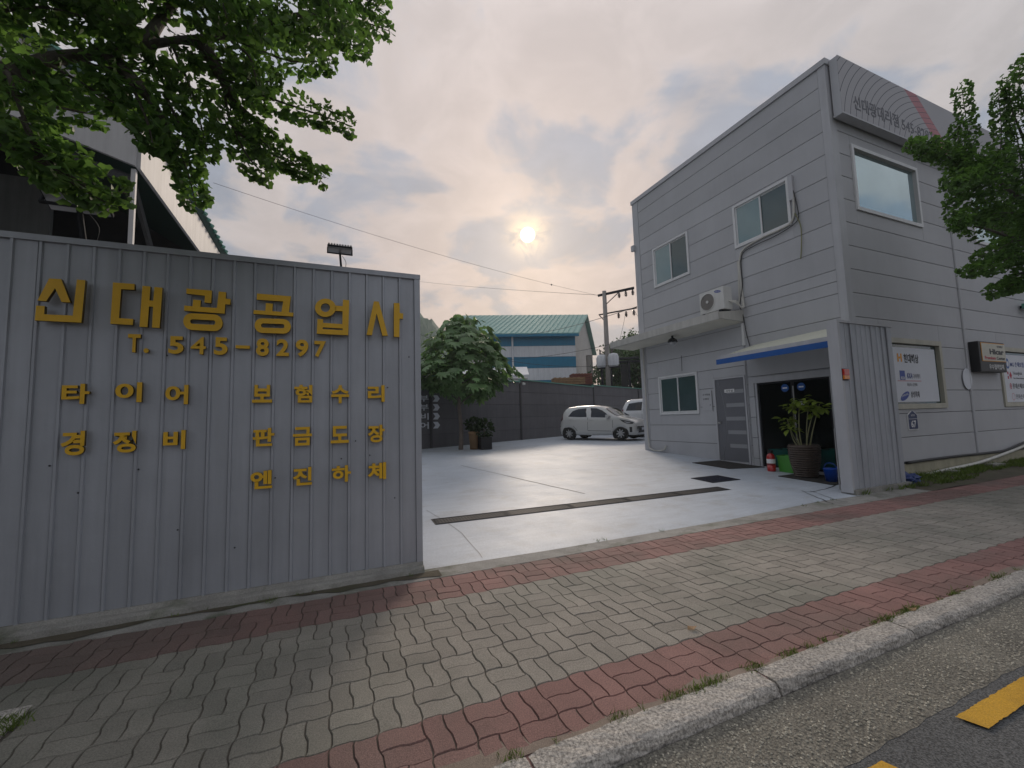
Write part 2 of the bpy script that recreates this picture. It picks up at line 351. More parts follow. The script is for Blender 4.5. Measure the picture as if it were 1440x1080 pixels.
def text_mesh(body, bold=0.0, extrude=0.0, res=2):
    c = bpy.data.curves.new('text', 'FONT'); c.body = body; c.resolution_u = res; c.offset = bold; c.extrude = extrude
    o = bpy.data.objects.new('text', c); C.objects.link(o); bpy.context.view_layer.update()
    me = bpy.data.meshes.new_from_object(o.evaluated_get(bpy.context.evaluated_depsgraph_get()))
    bpy.data.objects.remove(o); bpy.data.curves.remove(c); return me
def put_text(name, body, org, u, v, w, h, mats, thing, bold=0.0, depth=0.004, parent=None, res=2):
    """lettering fitted to a w x h box whose lower left corner is org; u right, v up"""
    me = text_mesh(body, bold, 0.05, res); me.name = name
    n = len(me.vertices); co = np.empty(n * 3); me.vertices.foreach_get('co', co); co = co.reshape(-1, 3)
    mn, mx = co.min(0), co.max(0); co = (co - mn) / np.maximum(mx - mn, 1e-6)
    u = np.array(u, float); v = np.array(v, float); nn = np.cross(u, v)
    P = np.array(org)[None] - np.array(thing.loc)[None] + co[:, :1] * w * u + co[:, 1:2] * h * v + co[:, 2:] * depth * nn
    me.vertices.foreach_set('co', P.reshape(-1)); me.materials.clear()
    for m in ([mats] if isinstance(mats, str) else mats): me.materials.append(MATS[m])
    if not isinstance(mats, str):
        fn = np.empty(len(me.polygons) * 3); me.polygons.foreach_get('normal', fn)
    me.update()
    if not isinstance(mats, str):
        for p in me.polygons: p.material_index = 0 if abs(p.normal.dot(Vector(nn))) > 0.7 else 1
    return link(name, me, parent or thing.o)
def poly_letter(name, loops, to3, depth, mats, thing):
    """a cut-out letter from closed outlines (holes included), swept to its thickness"""
    c = bpy.data.curves.new('letter', 'CURVE'); c.dimensions = '2D'; c.fill_mode = 'BOTH'; c.extrude = 0.5
    for lp in loops:
        s = c.splines.new('POLY'); s.points.add(len(lp) - 1); s.use_cyclic_u = True
        for q, (x, y) in zip(s.points, lp): q.co = (x, y, 0, 1)
    o = bpy.data.objects.new('letter', c); C.objects.link(o); bpy.context.view_layer.update()
    me = bpy.data.meshes.new_from_object(o.evaluated_get(bpy.context.evaluated_depsgraph_get()))
    bpy.data.objects.remove(o); bpy.data.curves.remove(c); me.name = name
    for vtx in me.vertices:
        p = to3(vtx.co.x, vtx.co.y); p = p - np.array(thing.loc); vtx.co = (p[0], p[1] - depth * (vtx.co.z + 0.5), p[2])
    me.materials.clear(); [me.materials.append(MATS[m]) for m in mats]
    me.update()
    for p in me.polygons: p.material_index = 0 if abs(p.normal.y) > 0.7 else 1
    return link(name, me, thing.o)

# ================================================================== GROUND
mb = MB(); mb.add([(-600, -300, -0.16), (900, -300, -0.16), (900, 1500, -0.16), (-600, 1500, -0.16)], [(0, 1, 2, 3)]); struct('ground', mb, 'ground')
ROADZ = -0.052
mb = MB(); mb.box(-60, 90, -9.0, 1.20, ROADZ - 0.04, ROADZ); struct('road', mb, 'asphalt')
mb = MB()
xs = np.arange(-4, 40.01, 0.05)
for i in range(len(xs) - 1):                                   # concrete channel between kerb and asphalt, its edge ragged
    a, b = (1.152 + 0.005 * math.sin(k * 2.7) + 0.004 * math.sin(k * 17.9) + 0.003 * math.sin(k * 41) for k in (xs[i], xs[i + 1]))
    mb.add([(xs[i], 1.52, ROADZ + 0.012), (xs[i + 1], 1.52, ROADZ + 0.012), (xs[i + 1], b, ROADZ + 0.0012), (xs[i], a, ROADZ + 0.0012)], [(0, 1, 2, 3)])
gut = struct('gutter', mb, 'gutter')
mb = MB()                                                       # exposed aggregate worn proud of the channel
for k in range(9500):
    x = random.uniform(0.4, 6.5) if k < 7500 else random.uniform(6.5, 12); y = random.uniform(1.165, 1.50); z = ROADZ + 0.004 + (y - 1.15) * 0.022
    a = random.uniform(.0025, .0085); b_ = a * random.uniform(.5, .9); h_ = a * random.uniform(.25, .6); t_ = random.uniform(0, 3.14); c_, s_ = math.cos(t_), math.sin(t_)
    mb.add([(x + a * c_, y + a * s_, z), (x - b_ * s_, y + b_ * c_, z), (x - a * c_, y - a * s_, z), (x + b_ * s_, y - b_ * c_, z), (x + random.uniform(-.3, .3) * a, y, z + h_ + .001)], [(0, 1, 4), (1, 2, 4), (2, 3, 4), (3, 0, 4)])
tag(mb.build('aggregate', 'pebble', gut), kind='stuff')
xm = bpy.data.objects.new('road_marking', None); C.objects.link(xm); tag(xm, kind='structure')
for x0 in (-2.43, -0.75, 0.93, 2.61, 4.29, 5.97):
    m_ = MB(); k = 60
    top = [(x0 + 1.10 * i / k, 1.103 + random.uniform(-.003, .003), ROADZ + 0.010) for i in range(k + 1)]
    bot = [(x0 + 0.03 + 1.10 * i / k, 1.008 + random.uniform(-.003, .003), ROADZ + 0.010) for i in range(k + 1)]
    m_.add(top + bot, [(i, i + 1, k + 2 + i, k + 1 + i) for i in range(k)])
    m_.build('painted_dash', 'yellow_paint', xm)

# kerb of rough granite blocks
kerb = bpy.data.objects.new('kerb', None); C.objects.link(kerb); tag(kerb, kind='structure')
def kerb_block(x0, x1, seed):
    rr = random.Random(seed); bm = bmesh.new(); nx = 24
    prof = [(1.680, -0.14), (1.680, 0.004), (1.672, 0.010), (1.64, 0.012), (1.60, 0.011), (1.562, 0.009), (1.545, 0.003), (1.536, -0.008), (1.532, -0.025), (1.528, -0.045), (1.526, -0.14)]
    rows = []
    for i in range(nx + 1):
        x = x0 + 0.006 + (x1 - x0 - 0.012) * i / nx; e = 0.006 if i in (0, nx) else 0
        rows.append([bm.verts.new((x, y + rr.uniform(-.0045, .0045) - (0.004 * math.sin(x * 5) if y < 1.56 else 0), z - e + (rr.uniform(-.003, .003) if z > -.1 else 0))) for y, z in prof])
    for i in range(nx):
        for j in range(len(prof) - 1): bm.faces.new((rows[i][j], rows[i + 1][j], rows[i + 1][j + 1], rows[i][j + 1]))
    bm.faces.new(rows[0]); bm.faces.new(rows[-1][::-1])
    m = MB(); m.bm(bm); return m
kx = [-4.4, -3.1, -1.85, -0.55, 0.73, 2.06, 3.28, 4.55, 5.8, 7.05, 8.3, 9.6, 10.9, 12.2, 13.5, 14.8, 16.1, 17.4, 18.7, 20.0, 22.6, 25.2, 27.8]
for i in range(len(kx) - 1): kerb_block(kx[i], kx[i + 1], i).build('kerb_stone', 'granite', kerb)

# sidewalk: interlocking wavy block pavers in basket weave
sw = MB(); sw.add([(-6, 1.70, -0.0072), (28, 1.70, -0.0072), (28, 3.86, -0.0072), (-6, 3.86, -0.0072)], [(0, 1, 2, 3)])
sidewalk = struct('sidewalk', sw, 'sand')
UX, UY = 0.0965, 0.1144; AMP = 0.0066
def wave(t, u): w_ = math.sin(math.pi * t / u); return AMP * max(-0.55, min(0.55, w_)) / 0.55
def paver_outline(horiz, px, py):
    a, b = (2, 1) if horiz else (1, 2)
    pts = []; K = (0.0, 0.20, 0.80); wx = lambda t: wave(t + px * UX, UX); wy = lambda t: wave(t + py * UY, UY)
    for i in range(a):
        for k in K: t = (i + k) * UX; pts.append((t, wx(t)))
    for j in range(b):
        for k in K: t = (j + k) * UY; pts.append((a * UX + wy(t), t))
    for i in range(a, 0, -1):
        for k in K: t = (i - k) * UX; pts.append((t, b * UY + wx(t)))
    for j in range(b, 0, -1):
        for k in K: t = (j - k) * UY; pts.append((wy(t), t))
    return pts, a * UX / 2, b * UY / 2
def paver_verts(horiz, px, py):
    P, hx, hy = paver_outline(horiz, px, py); n = len(P); q = []
    for i in range(n):                                        # inset along the averaged edge normal to leave the joint
        a = np.array(P[i]) - np.array(P[i - 1]); b = np.array(P[(i + 1) % n]) - np.array(P[i])
        nm = np.array([-(a[1] + b[1]), a[0] + b[0]]); nm /= np.linalg.norm(nm) + 1e-9; q.append(nm)
    top = [(P[i][0] + q[i][0] * 0.0050 - hx, P[i][1] + q[i][1] * 0.0050 - hy, 0.0) for i in range(n)]
    bot = [(P[i][0] + q[i][0] * 0.0022 - hx, P[i][1] + q[i][1] * 0.0022 - hy, -0.0075) for i in range(n)]
    f = [tuple(range(n))] + [(i, n + i, n + (i + 1) % n, (i + 1) % n) for i in range(n)]
    return top + bot, f, hx, hy
PV = {(h, p, q): paver_verts(h, p, q) for h in (True, False) for p in (0, 1) for q in (0, 1)}
pavers = []                                                   # (x0, y0 lower-left, horizontal?, red?)
def row_units(y, red, phase, i0, i1):
    for i in range(i0, i1):
        x = i * 2 * UX
        if (i + phase) % 2: pavers.extend([(x, y, True, red), (x, y + UY, True, red)])
        else: pavers.extend([(x, y, False, red), (x + UX, y, False, red)])
YO = 2.065; I0, I1 = -24, 100
row_units(YO - 4 * UY, True, 1, I0, I1)                       # row running in under the kerb
row_units(YO - 2 * UY, True, 0, I0, I1)
for r in range(4): row_units(YO + r * 2 * UY, False, r + 1, I0, I1)
y5 = YO + 8 * UY
for i in range(I0, I1):                                       # the row of one and a half
    x = i * 2 * UX
    if i % 2: pavers.extend([(x, y5, True, False), (x, y5 + UY, False, False), (x + UX, y5 + UY, False, False)])
    else: pavers.extend([(x, y5, False, False), (x + UX, y5, False, False), (x, y5 + 2 * UY, True, False)])
row_units(y5 + 3 * UY, True, 1, I0, I1); row_units(y5 + 5 * UY, True, 0, I0, I1)
YTOP = y5 + 7 * UY
PITX0, PITX1, PITY0, PITY1 = -2.75, -1.37, 1.95, 3.02
sc_ = []
for (x, y, h, red) in pavers:
    w, d_ = (2 * UX, UY) if h else (UX, 2 * UY); cx, cy = x + w / 2, y + d_ / 2
    if PITX0 - 0.08 < cx < PITX1 + 0.06 and PITY0 - .08 < cy < PITY1 + 0.06: continue
    p = proj((cx, cy, 0)); vis = p[2] > 0.3 and -30 < p[0] < 1470 and p[1] < 1110
    sc_.append(((1 / p[2] ** 3 if vis else 0), x, y, h, red, cx, cy))
sc_.sort(key=lambda t: -t[0])
PM = {}
for (h, p, q), (v, f, hx, hy) in PV.items():
    for red in (True, False):
        me = bpy.data.meshes.new('paver'); me.from_pydata(v, [], f); me.materials.append(MATS['paver_red' if red else 'paver_grey']); PM[(h, p, q, red)] = me
rest = {True: MB(), False: MB()}
for k, (s_, x, y, h, red, cx, cy) in enumerate(sc_):
    # the wave's sign follows the block grid, so neighbours interlock
    par = int(round(x / UX)) % 2; paq = int(round((y - YO) / UY)) % 2
    dz = random.uniform(-0.0022, 0.0022)
    if k < 300:
        o = link('paver', PM[(h, par, paq, red)], sidewalk); o.location = (cx, cy, dz); o.rotation_euler = (random.gauss(0, .006), random.gauss(0, .006), random.gauss(0, .006))
    else:
        v, f, _, _ = PV[(h, par, paq)]; tx, ty = random.gauss(0, .006), random.gauss(0, .006)
        rest[red].add([(a + cx, b + cy, c + dz + a * tx + b * ty) for a, b, c in v], f)
for red in (True, False):
    tag(rest[red].build('paver_field', 'paver_red_far' if red else 'paver_grey_far', sidewalk), kind='stuff')
# dust washed over the blocks along the kerb
mb = MB(); nx = 240
for i in range(nx):
    x0, x1 = -1.5 + i * 0.06, -1.5 + (i + 1) * 0.06
    def dw(x): return max(0.02, 0.045 + 0.05 * math.sin(x * 1.3 + 0.5) + 0.035 * math.sin(x * 4.1) + 0.02 * math.sin(x * 11.3))
    mb.add([(x0, 1.675, 0.0062), (x1, 1.675, 0.0062), (x1, 1.675 + dw(x1), -0.003), (x0, 1.675 + dw(x0), -0.003)], [(0, 1, 2, 3)])
tag(mb.build('dust', 'dust'), 'thin pale dust washed over the red blocks along the kerb', 'dust', kind='stuff')
# dark strip below the sign wall: dirt, with the corner's shade painted in
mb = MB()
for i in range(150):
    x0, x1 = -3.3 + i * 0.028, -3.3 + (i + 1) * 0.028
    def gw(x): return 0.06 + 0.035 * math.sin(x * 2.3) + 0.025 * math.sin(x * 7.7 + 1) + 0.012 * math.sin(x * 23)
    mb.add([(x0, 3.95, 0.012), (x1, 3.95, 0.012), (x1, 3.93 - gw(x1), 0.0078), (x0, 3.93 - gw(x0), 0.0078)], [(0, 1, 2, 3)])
tag(mb.build('dirt_shade', 'soil'), 'dark strip of dirt and painted shade along the foot of the sign wall', 'dirt', kind='stuff')
# concrete edging between sidewalk and yard
mb = MB()
pts_out = [(-4.0, YTOP), (0.6, YTOP), (28, YTOP)]
edge_in = [(-4, 4.02), (0.85, 4.03), (2.1, 3.99), (4.6, 4.0), (6.7, 4.14), (7.5, 4.10), (9.2, 4.15)]
for (a, b) in zip(edge_in[:-1], edge_in[1:]):
    mb.add([(a[0], YTOP - .02, -0.10), (b[0], YTOP - .02, -0.10), (b[0], YTOP, 0.002), (a[0], YTOP, 0.002), (a[0], a[1], 0.006), (b[0], b[1], 0.006)], [(0, 1, 2, 3), (3, 2, 5, 4)])
struct('edging', mb, 'concrete')
# yard: painted concrete climbing from the street
mb = MB()
ex = [-4, 0.85, 2.1, 4.6, 6.7, 7.5, 9.02, 9.06]; ey = [4.02, 4.03, 3.99, 4.0, 4.14, 4.10, 4.15, 10.7]
gx = np.concatenate([np.arange(-4, 8.95, 0.3), [9.02, 9.06, 12, 16, 22, 40]])
def y_edge(x): return float(np.interp(x, ex, ey))
ny = 40
def ycol(x):
    e = y_edge(x)
    if e > 10.5: return [e] + list(np.linspace(e + 0.02, e + 0.4, 24)) + [12, 14, 16, 18, 20, 24, 30]
    return [e] + list(np.linspace(e + 0.12, 10.5, 24)) + [12, 14, 16, 18, 20, 24, 30]
rows = []
vs = []; fs = []
for x in gx:
    rows.append([len(vs) + k for k in range(len(ycol(x)))]); vs += [(x, y, yz(y) + (0.008 if k else 0.004)) for k, y in enumerate(ycol(x))]
for i in range(len(gx) - 1):
    for j in range(len(rows[0]) - 1): fs.append((rows[i][j], rows[i + 1][j], rows[i + 1][j + 1], rows[i][j + 1]))
mb.add(vs, fs); yard = struct('yard', mb, 'yard_paint', True)
def strip(name, pts, w, m, lift=0.003):
    mb = MB(); P = [np.array(p, float) for p in pts]; L_, R_ = [], []
    for i, p in enumerate(P):
        t = _n(P[min(i + 1, len(P) - 1)] - P[max(i - 1, 0)]); nn = np.array([-t[1], t[0]]); ww = w * random.uniform(0.6, 1.3) / 2
        for lst, s in ((L_, 1), (R_, -1)):
            q = p + nn * ww * s; lst.append((q[0], q[1], yz(q[1]) + 0.008 + lift))
    n = len(P); mb.add(L_ + R_, [(i, i + 1, n + i + 1, n + i) for i in range(n - 1)])
    return mb.build(name, m, yard)
strip('expansion_joint', [(2.90 + 0.095 * k + random.uniform(-.01, .01), 10.1 - 0.4 * k) for k in range(11)], 0.022, 'dark')
def crackline(px): return smooth_pts([gz(*p, 0.04)[:2] for p in px], 5)
strip('crack', [p + rng.normal(0, .008, 2) for p in crackline([(1190, 677), (1165, 686), (1140, 691), (1127, 690)])], 0.022, 'dark')
strip('crack', [p + rng.normal(0, .008, 2) for p in crackline([(1127, 690), (1150, 698), (1172, 706)])], 0.016, 'dark')
strip('crack', [p + rng.normal(0, .008, 2) for p in crackline([(1140, 690), (1175, 700), (1192, 703)])], 0.010, 'dark')
strip('crack', [p + rng.normal(0, .01, 2) for p in crackline([(600, 724), (640, 745), (680, 780)])], 0.006, 'ink_grey')
strip('crack', [p + rng.normal(0, .01, 2) for p in crackline([(880, 660), (930, 668), (1010, 664)])], 0.008, 'ink_grey')
# steel grating of the drain channel across the gateway
dg = bpy.data.objects.new('drain_channel', None); C.objects.link(dg); dg.location = (1.22, 5.40, yz(5.4)); tag(dg, 'long narrow steel drain grating set across the yard entrance', 'drain grating')
def grating(lx, ly, nx_, ny_, t=0.008):
    m = MB(); m.box(0, lx, 0, 0.02, -.03, 0.002); m.box(0, lx, ly - 0.02, ly, -.03, 0.002); m.box(0, .018, .02, ly - .02, -.03, 0.002); m.box(lx - .018, lx, .02, ly - .02, -.03, 0.002)
    for i in range(1, nx_): x = lx * i / nx_; m.box(x - t / 2, x + t / 2, 0.02, ly - .02, -.03, 0.001)
    for j in range(1, ny_): y = ly * j / ny_; m.box(0.018, lx - .018, y - t / 2, y + t / 2, -.024, -.002)
    return m
gm = grating(0.985, 0.26, 24, 6)
g0 = gm.build('grate_panel', 'dark_steel', dg)
for i in range(5):
    o = g0 if i == 0 else g0.copy()
    if i: C.objects.link(o); o.parent = dg
    o.location = (i * 1.0, -0.024 * i, 0.013 - 0.024 * i * 0.045); o.rotation_euler = (0.045, 0, -0.024)
mb = MB(); mb.prism([(1.2, 5.39, yz(5.39) + .0105), (6.25, 5.27, yz(5.27) + .0105), (6.25, 5.55, yz(5.55) + .0105), (1.2, 5.67, yz(5.67) + .0105)], (0, 0, 0.001)); 
o = mb.build('channel_bed', 'dark', dg, (1.22, 5.40, yz(5.4)))
t = Thing('drain_cover', (6.45, 5.83, yz(5.83)), 'square dark steel drain cover in the yard near the office door', 'drain cover')
g = grating(0.72, 0.52, 18, 5); g.v = [(x + 6.45, y + 5.83, z + yz(5.83 + (y)) + .016) for x, y, z in g.v]; t.part('grating', g, 'dark_steel')
mb = MB(); mb.prism([(6.45, 5.83, yz(5.83) + .0105), (7.17, 5.83, yz(5.83) + .0105), (7.17, 6.35, yz(6.35) + .0105), (6.45, 6.35, yz(6.35) + .0105)], (0, 0, .001)); t.part('pit', mb, 'plate_blue')
# strip of earth in front of the office's street side
mb = MB(); n_ = 40
def vz(x, y): return 0.006 + 0.035 * max(0, (y - 4.1)) / 0.6 + 0.010 * math.sin(x * 3.1 + y * 5) * math.sin(y * 7 + x)
vs = []; fs = []; xs = np.linspace(9.0, 28, 90); ys = np.linspace(YTOP - 0.02, 4.75, 10)
for x in xs:
    for y in ys: vs.append((x, y, max(vz(x, y), 0.004)))
for i in range(len(xs) - 1):
    for j in range(len(ys) - 1): a = i * len(ys) + j; fs.append((a, a + len(ys), a + len(ys) + 1, a + 1))
mb.add(vs, fs); struct('verge', mb, 'soil', True)
# distant wooded hill
mb = MB(); vs = []; fs = []
hx = np.linspace(-260, 420, 170); hy = np.linspace(330, 620, 16)
for x in hx:
    for j, y in enumerate(hy):
        base = 118 * math.exp(-((x - 20) / 105) ** 2) + 62 * math.exp(-((x - 175) / 120) ** 2) + 46 * math.exp(-((x + 150) / 110) ** 2)
        vs.append((x * .55, y * .55, .55 * (base * math.sin(math.pi * min(1, (j + 0.02) / 9) / 1.25) * (1 + 0.04 * math.sin(x * .11) + 0.03 * math.sin(x * .31 + y * .2)) + random.uniform(-2.0, 2.0) - 2)))
for i in range(len(hx) - 1):
    for j in range(len(hy) - 1): a = i * len(hy) + j; fs.append((a, a + len(hy), a + len(hy) + 1, a + 1))
mb.add(vs, fs); struct('hill', mb, 'hill')

# ================================================================== SIGN WALL of ribbed sheet metal (left)
YW = 4.04; WX0, WX1, WZ0, WZ1 = -3.30, 0.775, 0.085, 2.79; PIT = 0.1468
t = Thing('sign_wall', (WX0, YW, 0), 'long grey ribbed metal wall with raised yellow lettering on a low concrete plinth', 'sign wall'); signwall = t
def rib_panel(w, z0, z1):
    m = MB(); P = [(0, 0.0), (0.006, -0.013), (0.022, -0.013), (0.028, 0.0), (0.029, 0.0), (w - 0.001, 0.0)]
    Q = P[:4] + [(w - 0.0012, 0.0)]
    n = len(Q); v = [(x, y, z) for z in (z0, z1) for x, y in Q] + [(x, 0.012, z) for z in (z0, z1) for x in (0, w - .0012)]
    f = [(i, i + 1, n + i + 1, n + i) for i in range(n - 1)] + [(2 * n + 1, 2 * n, 2 * n + 2, 2 * n + 3)]
    m.add(v, f); return m
def rib_wall(th, x0, x1, y, z0, z1, name='wall_panel', m='sign_metal'):
    n = int(round((x1 - x0) / PIT)); w = (x1 - x0) / n; first = None
    for i in range(n):
        if first is None: first = rib_panel(w, z0, z1).build(name, m, th.o); o = first
        else: o = first.copy(); C.objects.link(o); o.parent = th.o
        o.location = (x0 + i * w - th.loc[0], y - th.loc[1] + random.uniform(-.0008, .0008), -th.loc[2]); o.rotation_euler = (random.gauss(0, .0012), 0, random.gauss(0, .004))
rib_wall(t, WX0, WX1 - 0.055, YW, WZ0, WZ1 - 0.045)
mb = MB(); mb.box(WX0, WX1 - 0.004, YW + 0.016, YW + 0.13, WZ0, WZ1 - 0.02); t.part('frame', mb, 'sign_metal')
mb = MB(); mb.box(WX0, WX1 + 0.004, YW - 0.022, YW + 0.15, WZ1 - 0.045, WZ1); t.part('top_flashing', mb, 'sign_metal')
mb = MB(); mb.box(WX1 - 0.054, WX1, YW - 0.018, YW + 0.145, WZ0 - 0.01, WZ1 - 0.047); t.part('end_flashing', mb, 'sign_metal')
mb = MB(); bm = bmesh.new()
rows = []
for i in range(42):
    x = WX0 - 0.1 + (WX1 + 0.1 - WX0) * i / 41; j = lambda s: random.uniform(-s, s)
    rows.append([bm.verts.new(p) for p in ((x, 3.925 + j(.006), -0.03), (x, 3.945 + j(.008), 0.045 + j(.006)), (x, 3.965 + j(.006), 0.058 + j(.004)), (x, 4.005 + j(.004), 0.062 + j(.005)), (x, 4.02, 0.088), (x, 4.2, 0.086), (x, 4.2, -0.03))])
for i in range(41):
    for k in range(6): bm.faces.new((rows[i][k], rows[i + 1][k], rows[i + 1][k + 1], rows[i][k + 1]))
bm.faces.new(rows[-1][::-1]); bm.faces.new(rows[0]); mb.bm(bm); t.part('plinth', mb, 'concrete')
mb = MB()
for (px, py) in ((235, 500 - 0), (70, 655), (195, 660), (110, 693), (440, 620), (500, 620), (560, 395), (585, 408), (430, 665), (387, 672), (575, 502), (520, 640), (480, 645), (250, 745), (330, 770), (555, 700), (545, 545)):
    q = pY(px, py, YW); mb.lathe([(0.006, -0.006), (0.006, 0.0)], (q[0], YW, q[2]), 6, 'y')
t.part('screws', mb, 'dark')
# big raised letters, outlines as cut from board
def arc(cx, cy, rx, ry, n=20, a0=0, a1=360):
    return [(cx + rx * math.cos(R(a0 + (a1 - a0) * i / n)), cy + ry * math.sin(R(a0 + (a1 - a0) * i / n))) for i in range(n)]
def stad(x0, x1, y0, y1, n=8):
    r = (y1 - y0) / 2; c = (y0 + y1) / 2
    return [(x1 - r + r * math.cos(R(-90 + 180 * i / n)), c + r * math.sin(R(-90 + 180 * i / n))) for i in range(n + 1)] + [(x0 + r + r * math.cos(R(90 + 180 * i / n)), c + r * math.sin(R(90 + 180 * i / n))) for i in range(n + 1)]
BIG = [  # crop origin, scale, loops in crop pixels
 ((30, 370), 4.8, [[(205, 112), (285, 116), (347, 273), (288, 270), (244, 178), (185, 265), (126, 260)]]),
 ((30, 370), 4.8, [[(118, 293), (175, 297), (172, 352), (362, 360), (390, 119), (447, 123), (420, 408), (108, 393)]]),
 ((30, 370), 4.8, [[(631, 138), (776, 148), (774, 188), (686, 183), (671, 377), (767, 383), (763, 423), (613, 415)]]),
 ((30, 370), 4.8, [[(828, 160), (882, 165), (875, 258), (901, 260), (908, 168), (962, 173), (943, 443), (892, 440), (899, 302), (872, 299), (862, 438), (808, 435)]]),
 ((30, 370), 4.8, [[(1122, 178), (1293, 192), (1288, 276), (1242, 272), (1246, 227), (1121, 213)]]),
 ((30, 370), 4.8, [[(1108, 292), (1163, 297), (1168, 253), (1219, 257), (1215, 302), (1326, 308), (1338, 198), (1388, 203), (1385, 246), (1418, 249), (1415, 287), (1383, 284), (1378, 347), (1106, 327)]]),
 ((30, 370), 4.8, [[(x, y + (x - 1230) * 0.05) for x, y in stad(1100, 1365, 348, 460)], [(x, y + (x - 1230) * 0.05) for x, y in stad(1148, 1316, 388, 418)]]),
 ((300, 380), 4.8, [[(298, 163), (526, 182), (512, 290), (543, 292), (540, 318), (274, 300), (276, 274), (354, 279), (358, 228), (405, 232), (401, 282), (462, 286), (474, 217), (297, 205)]]),
 ((300, 380), 4.8, [[(x, y + (x - 400) * 0.035) for x, y in stad(282, 526, 332, 430)], [(x, y + (x - 400) * 0.035) for x, y in stad(326, 482, 366, 394)]]),
 ((300, 380), 4.8, [arc(757, 259, 70, 62, 24), arc(757, 258, 31, 29, 18)]),
 ((300, 380), 4.8, [[(824, 244), (872, 248), (875, 204), (917, 208), (910, 443), (699, 433), (703, 333), (743, 337), (741, 360), (870, 368), (872, 283), (822, 280)], [(739, 390), (872, 398), (872, 409), (739, 402)]]),
 ((300, 380), 4.8, [[(1082, 215), (1115, 217), (1176, 446), (1139, 446), (1100, 297), (1069, 443), (1032, 441)]]),
 ((300, 380), 4.8, [[(1216, 226), (1254, 228), (1256, 294), (1279, 297), (1277, 334), (1254, 332), (1253, 455), (1216, 453)]]),
]
for (ox, oy), sc, loops in BIG:
    def to3(x, y, ox=ox, oy=oy, sc=sc): return pY(ox + x / sc, oy - y / sc, YW - 0.045)
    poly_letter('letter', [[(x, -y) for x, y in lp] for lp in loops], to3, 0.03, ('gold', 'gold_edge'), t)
def wall_glyph(ch, x0, y0, x1, y1, bold=0.022, depth=0.026):
    a = pY(x0, y1, YW - 0.02); b = pY(x1, y0, YW - 0.02)
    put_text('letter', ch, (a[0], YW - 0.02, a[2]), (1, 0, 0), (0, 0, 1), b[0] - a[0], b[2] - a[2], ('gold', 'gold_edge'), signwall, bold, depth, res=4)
for ch, x0, y0, x1, y1 in [('T', 181, 471, 200, 496), ('.', 203.5, 490.5, 211, 497), ('5', 238, 474, 260, 498), ('4', 269, 475, 291, 498.5), ('5', 301.5, 475.5, 321.5, 499.5),
        ('-', 332, 486.7, 352, 490.5), ('8', 360.5, 477, 379, 501), ('2', 389, 478, 407, 501), ('9', 416, 478.5, 434, 502), ('7', 442, 480.5, 458.5, 502.5),
        ('타', 88.5, 540, 129, 568.5), ('이', 163.5, 538, 202, 566), ('어', 233.5, 541.5, 266.5, 569),
        ('경', 87, 605.5, 122.5, 641), ('정', 160, 605.5, 194, 637), ('비', 230.5, 604.5, 262.5, 632.5),
        ('보', 355, 541.5, 383.5, 566.5), ('험', 414, 541.5, 439.5, 566.5), ('수', 465.5, 542, 491, 567.5), ('리', 517, 542, 540.5, 565.5),
        ('판', 355.5, 601.5, 386.5, 628), ('금', 412, 600, 439, 627), ('도', 465, 598.5, 490.5, 623.5), ('장', 517, 597, 540.5, 622.5),
        ('엔', 352.5, 660.5, 383.5, 688), ('진', 412, 656, 439, 683), ('하', 466.5, 653.5, 493.5, 678.5), ('체', 517, 649.5, 542.5, 675)]:
    wall_glyph(ch, x0, y0, x1, y1, 0.012 if ch in '4' else 0.034)

def floodlight(x, y, z, label, tilt, sc=0.66, grp='floodlights on the sign wall'):
    t = Thing('floodlight', (x, y, z), label, 'floodlight', grp, local=True)
    m = MB(); m.tube([(0.0, 0, 0), (-0.02, -0.03, 0.22)], 0.016, 6); m.box(-0.05, 0.05, -.02, .03, 0.0, 0.012); t.part('post', m, 'dark_steel')
    cz, cy = 0.265, -0.05
    hb = MB(); hb.bbox(-0.16, 0.16, -0.09, 0.09, -0.025, 0.0, 0.008)
    for k in range(9): hb.box(-0.150 + k * 0.035, -0.130 + k * 0.035, -0.08, 0.08, 0.0, 0.028)
    ly = MB(); ly.box(-0.15, 0.15, -0.08, 0.08, -0.030, -0.026)
    br = MB(); br.box(-0.165, -0.155, -0.01, 0.01, -0.07, 0.01); br.box(0.155, 0.165, -0.01, 0.01, -0.07, 0.01); br.box(-0.165, 0.165, -0.01, 0.01, -0.08, -0.07)
    M = Matrix.Translation((-0.02, cy, cz)) @ Matrix.Rotation(tilt, 4, 'X')
    for nm, q, mm in (('housing', hb, 'dark_steel'), ('lens', ly, 'lamp_clear'), ('bracket', br, 'dark_steel')):
        q.v = [tuple(M @ Vector(p)) for p in q.v]; t.part(nm, q, mm)
    c = MB(); c.tube(smooth_pts([(0.01, 0.02, 0.2), (0.06, 0.03, 0.12), (0.05, 0.02, 0.0)], 4), 0.004, 5); t.part('cable', c, 'wire'); t.o.scale = (sc, sc, sc)
    return t
q = pY(480, 377, YW + 0.05); floodlight(q[0], YW + 0.05, WZ1, 'small finned floodlight on the wall top above the big yellow letters, against the sky', R(-14))
q = pY(118, 340, YW + 0.05); floodlight(q[0], YW + 0.05, WZ1, 'dark floodlight on the wall top in front of the dark open shed', R(-32), 1.15)

